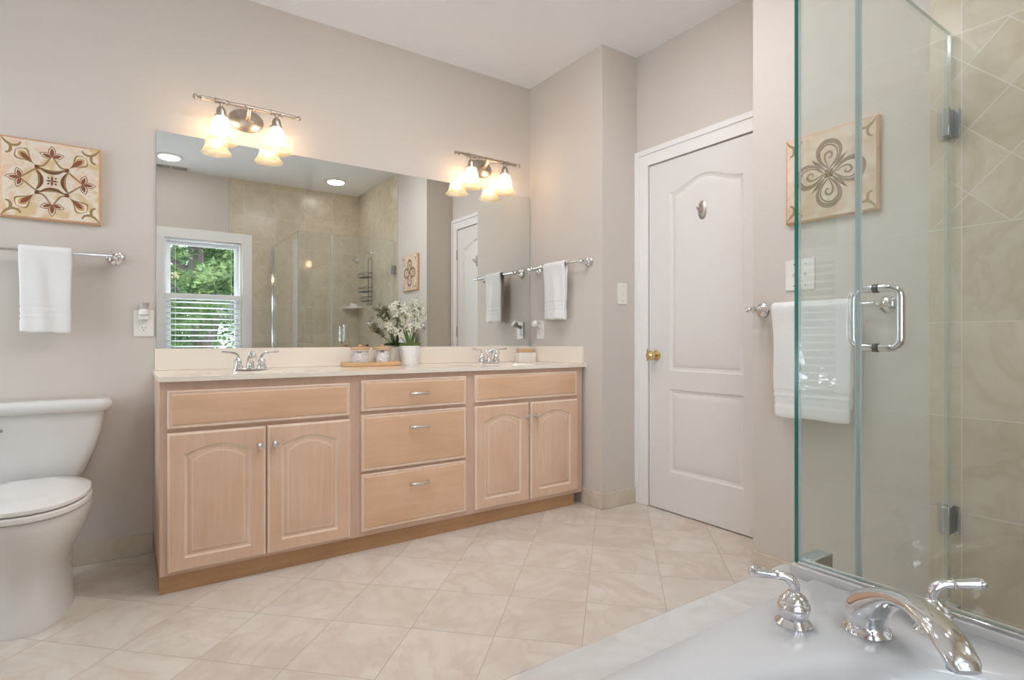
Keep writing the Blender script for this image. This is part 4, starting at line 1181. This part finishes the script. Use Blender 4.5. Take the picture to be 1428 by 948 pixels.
bm = bmesh.new(); lathe(bm, [(0, -.004), (.016, .0), (.024, .012), (.026, .024), (.020, .034), (0, .038)], (0, 0, 0), 'z', 20, mtx=Matrix.Translation((-.0, -.036, .006)) @ Matrix.Rotation(math.radians(55), 4, 'X')); finish('diffuser', bm, M['ceramic'], nl)
def switch(loc, rz, label, n):
    r = empty('light_switch', loc, label, 'light switch', None, rz); hw = .040 if n == 1 else .062
    BX('cover_plate', -hw, hw, -.006, -.0005, -.064, .064, M['plastic'], r, bevel=.003)
    for k in range(n):
        cx = 0 if n == 1 else (-.024 + .048 * k)
        f = BX('toggle_frame', cx - .007, cx + .007, -.0075, -.0062, -.013, .013, M['ceramic'], r)
        bm = bmesh.new(); loft(bm, [[(cx - .004, -.0076, -.006), (cx + .004, -.0076, -.006), (cx + .004, -.0076, .006), (cx - .004, -.0076, .006)], [(cx - .003, -.016, .004), (cx + .003, -.016, .004), (cx + .003, -.016, .011), (cx - .003, -.016, .011)]], 0, True, True)
        finish('toggle', bm, M['plastic'], f)
        for z in (-.045, .045):
            bm = bmesh.new(); lathe(bm, [(0, .0061), (.0035, .0061), (.0028, .0072), (0, .0072)], (cx, 0, z), 'y', 10); finish('screw', bm, M['steel'], r)
switch((2.466, YC, 1.280), 0, 'single ivory light switch on the narrow wall beside the door', 1)
switch((X2, 1.240, 1.272), RZ, 'double ivory light switch below the picture at the glass edge', 2)
hk = empty('door_hook', (X3 - .0048, 1.925, 1.712), 'small nickel robe hook on the upper panel of the door', 'hook', None, RZ)
bm = bmesh.new(); lathe(bm, [(0, .0), (.020, .0), (.0205, .003), (.016, .008), (.008, .011), (0, .011)], (0, 0, 0), 'y', 28, sx=1.35, sy=2.5); finish('backplate', bm, M['nickel'], hk)
bm = bmesh.new(); sweep(bm, smoothpath([(0, -.008, -.008), (0, -.024, -.012), (0, -.034, -.006), (0, -.037, .004)], 4), .0050, 10, up=Vector((1, 0, 0)))
lathe(bm, [(0, -.009), (.008, -.006), (.010, 0), (.008, .006), (0, .009)], (0, -.037, .007), 'z', 14); finish('peg', bm, M['nickel'], hk)

# ------------------------------------------------------------------ toilet (front faces -Y)
to = empty('toilet', (-0.300, YM, 0.0), 'white two piece toilet with closed lid beside the vanity', 'toilet')
def egg(hw, yb, yf, z, n=40, sq=2.3, ym=None):
    """outline with rounded front at yf (negative) and squarer back at yb"""
    ym = ym if ym is not None else yb + (yf - yb) * .45
    o = []
    for k in range(n):
        t = 2 * PI * k / n; c, s = math.cos(t), math.sin(t)
        x = hw * math.copysign(abs(c) ** (2 / sq), c)
        y = ym + ((yb - ym) * abs(s) ** (2 / 3.0) if s > 0 else (yf - ym) * abs(s) ** (2 / 2.0))
        o.append((x, y, z))
    return o
bm = bmesh.new()
loft(bm, [egg(.128, -.16, -.655, 0.0005), egg(.128, -.16, -.655, .02), egg(.122, -.165, -.640, .06), egg(.118, -.17, -.628, .14), egg(.124, -.17, -.640, .20), egg(.146, -.165, -.675, .255), egg(.172, -.16, -.712, .31), egg(.184, -.155, -.728, .355), egg(.187, -.15, -.733, .385), egg(.185, -.15, -.731, .398), egg(.176, -.16, -.72, .401)], 0, True, True)
finish('bowl', bm, M['porcelain'], to, angle=60)
bm = bmesh.new()
loft(bm, [egg(.180, -.235, -.738, .4025), egg(.186, -.232, -.744, .408), egg(.186, -.232, -.744, .420), egg(.180, -.236, -.738, .4255)], 0, True, True)
finish('seat', bm, M['seat'], to)
bm = bmesh.new()
loft(bm, [egg(.178, -.235, -.736, .4285), egg(.185, -.232, -.743, .434), egg(.184, -.232, -.742, .444), egg(.172, -.240, -.728, .4515), egg(.10, -.28, -.62, .4545)], 0, True, True)
finish('lid', bm, M['seat'], to)
bm = bmesh.new()
for s in (-1, 1): box(bm, s * .075 - .018, s * .075 + .018, -.240, -.212, .4025, .440)
finish('hinge_caps', bm, M['seat'], to, bevel=.006)
tk = None
bm = bmesh.new()
def tr_(hx, yf, yb, z, r=.035): return rr(-hx, hx, yf, yb, r, z, 6)
loft(bm, [tr_(.120, -.175, -.020, .4015), tr_(.128, -.182, -.016, .408), tr_(.148, -.190, -.012, .45), tr_(.182, -.200, -.009, .53), tr_(.206, -.206, -.007, .62), tr_(.219, -.209, -.006, .700)], 0, True, True)
tk = finish('tank', bm, M['porcelain'], to, angle=60)
bm = bmesh.new()
loft(bm, [tr_(.226, -.216, -.003, .7005, .040), tr_(.240, -.226, -.002, .708, .045), tr_(.243, -.229, -.002, .730, .045), tr_(.240, -.226, -.003, .742, .045), tr_(.228, -.214, -.010, .750, .040)], 0, True, True)
finish('tank_lid', bm, M['porcelain'], to, angle=60)
bm = bmesh.new(); lathe(bm, [(0, 0), (.013, 0), (.012, .008), (.006, .010), (.006, .016), (0, .016)], (-.165, -.208, .655), 'y', 18)
sweep(bm, [(-.165, -.221, .655), (-.130, -.226, .650), (-.100, -.226, .645)], [.006, .005, .007], 10); finish('flush_lever', bm, M['chrome'], to)
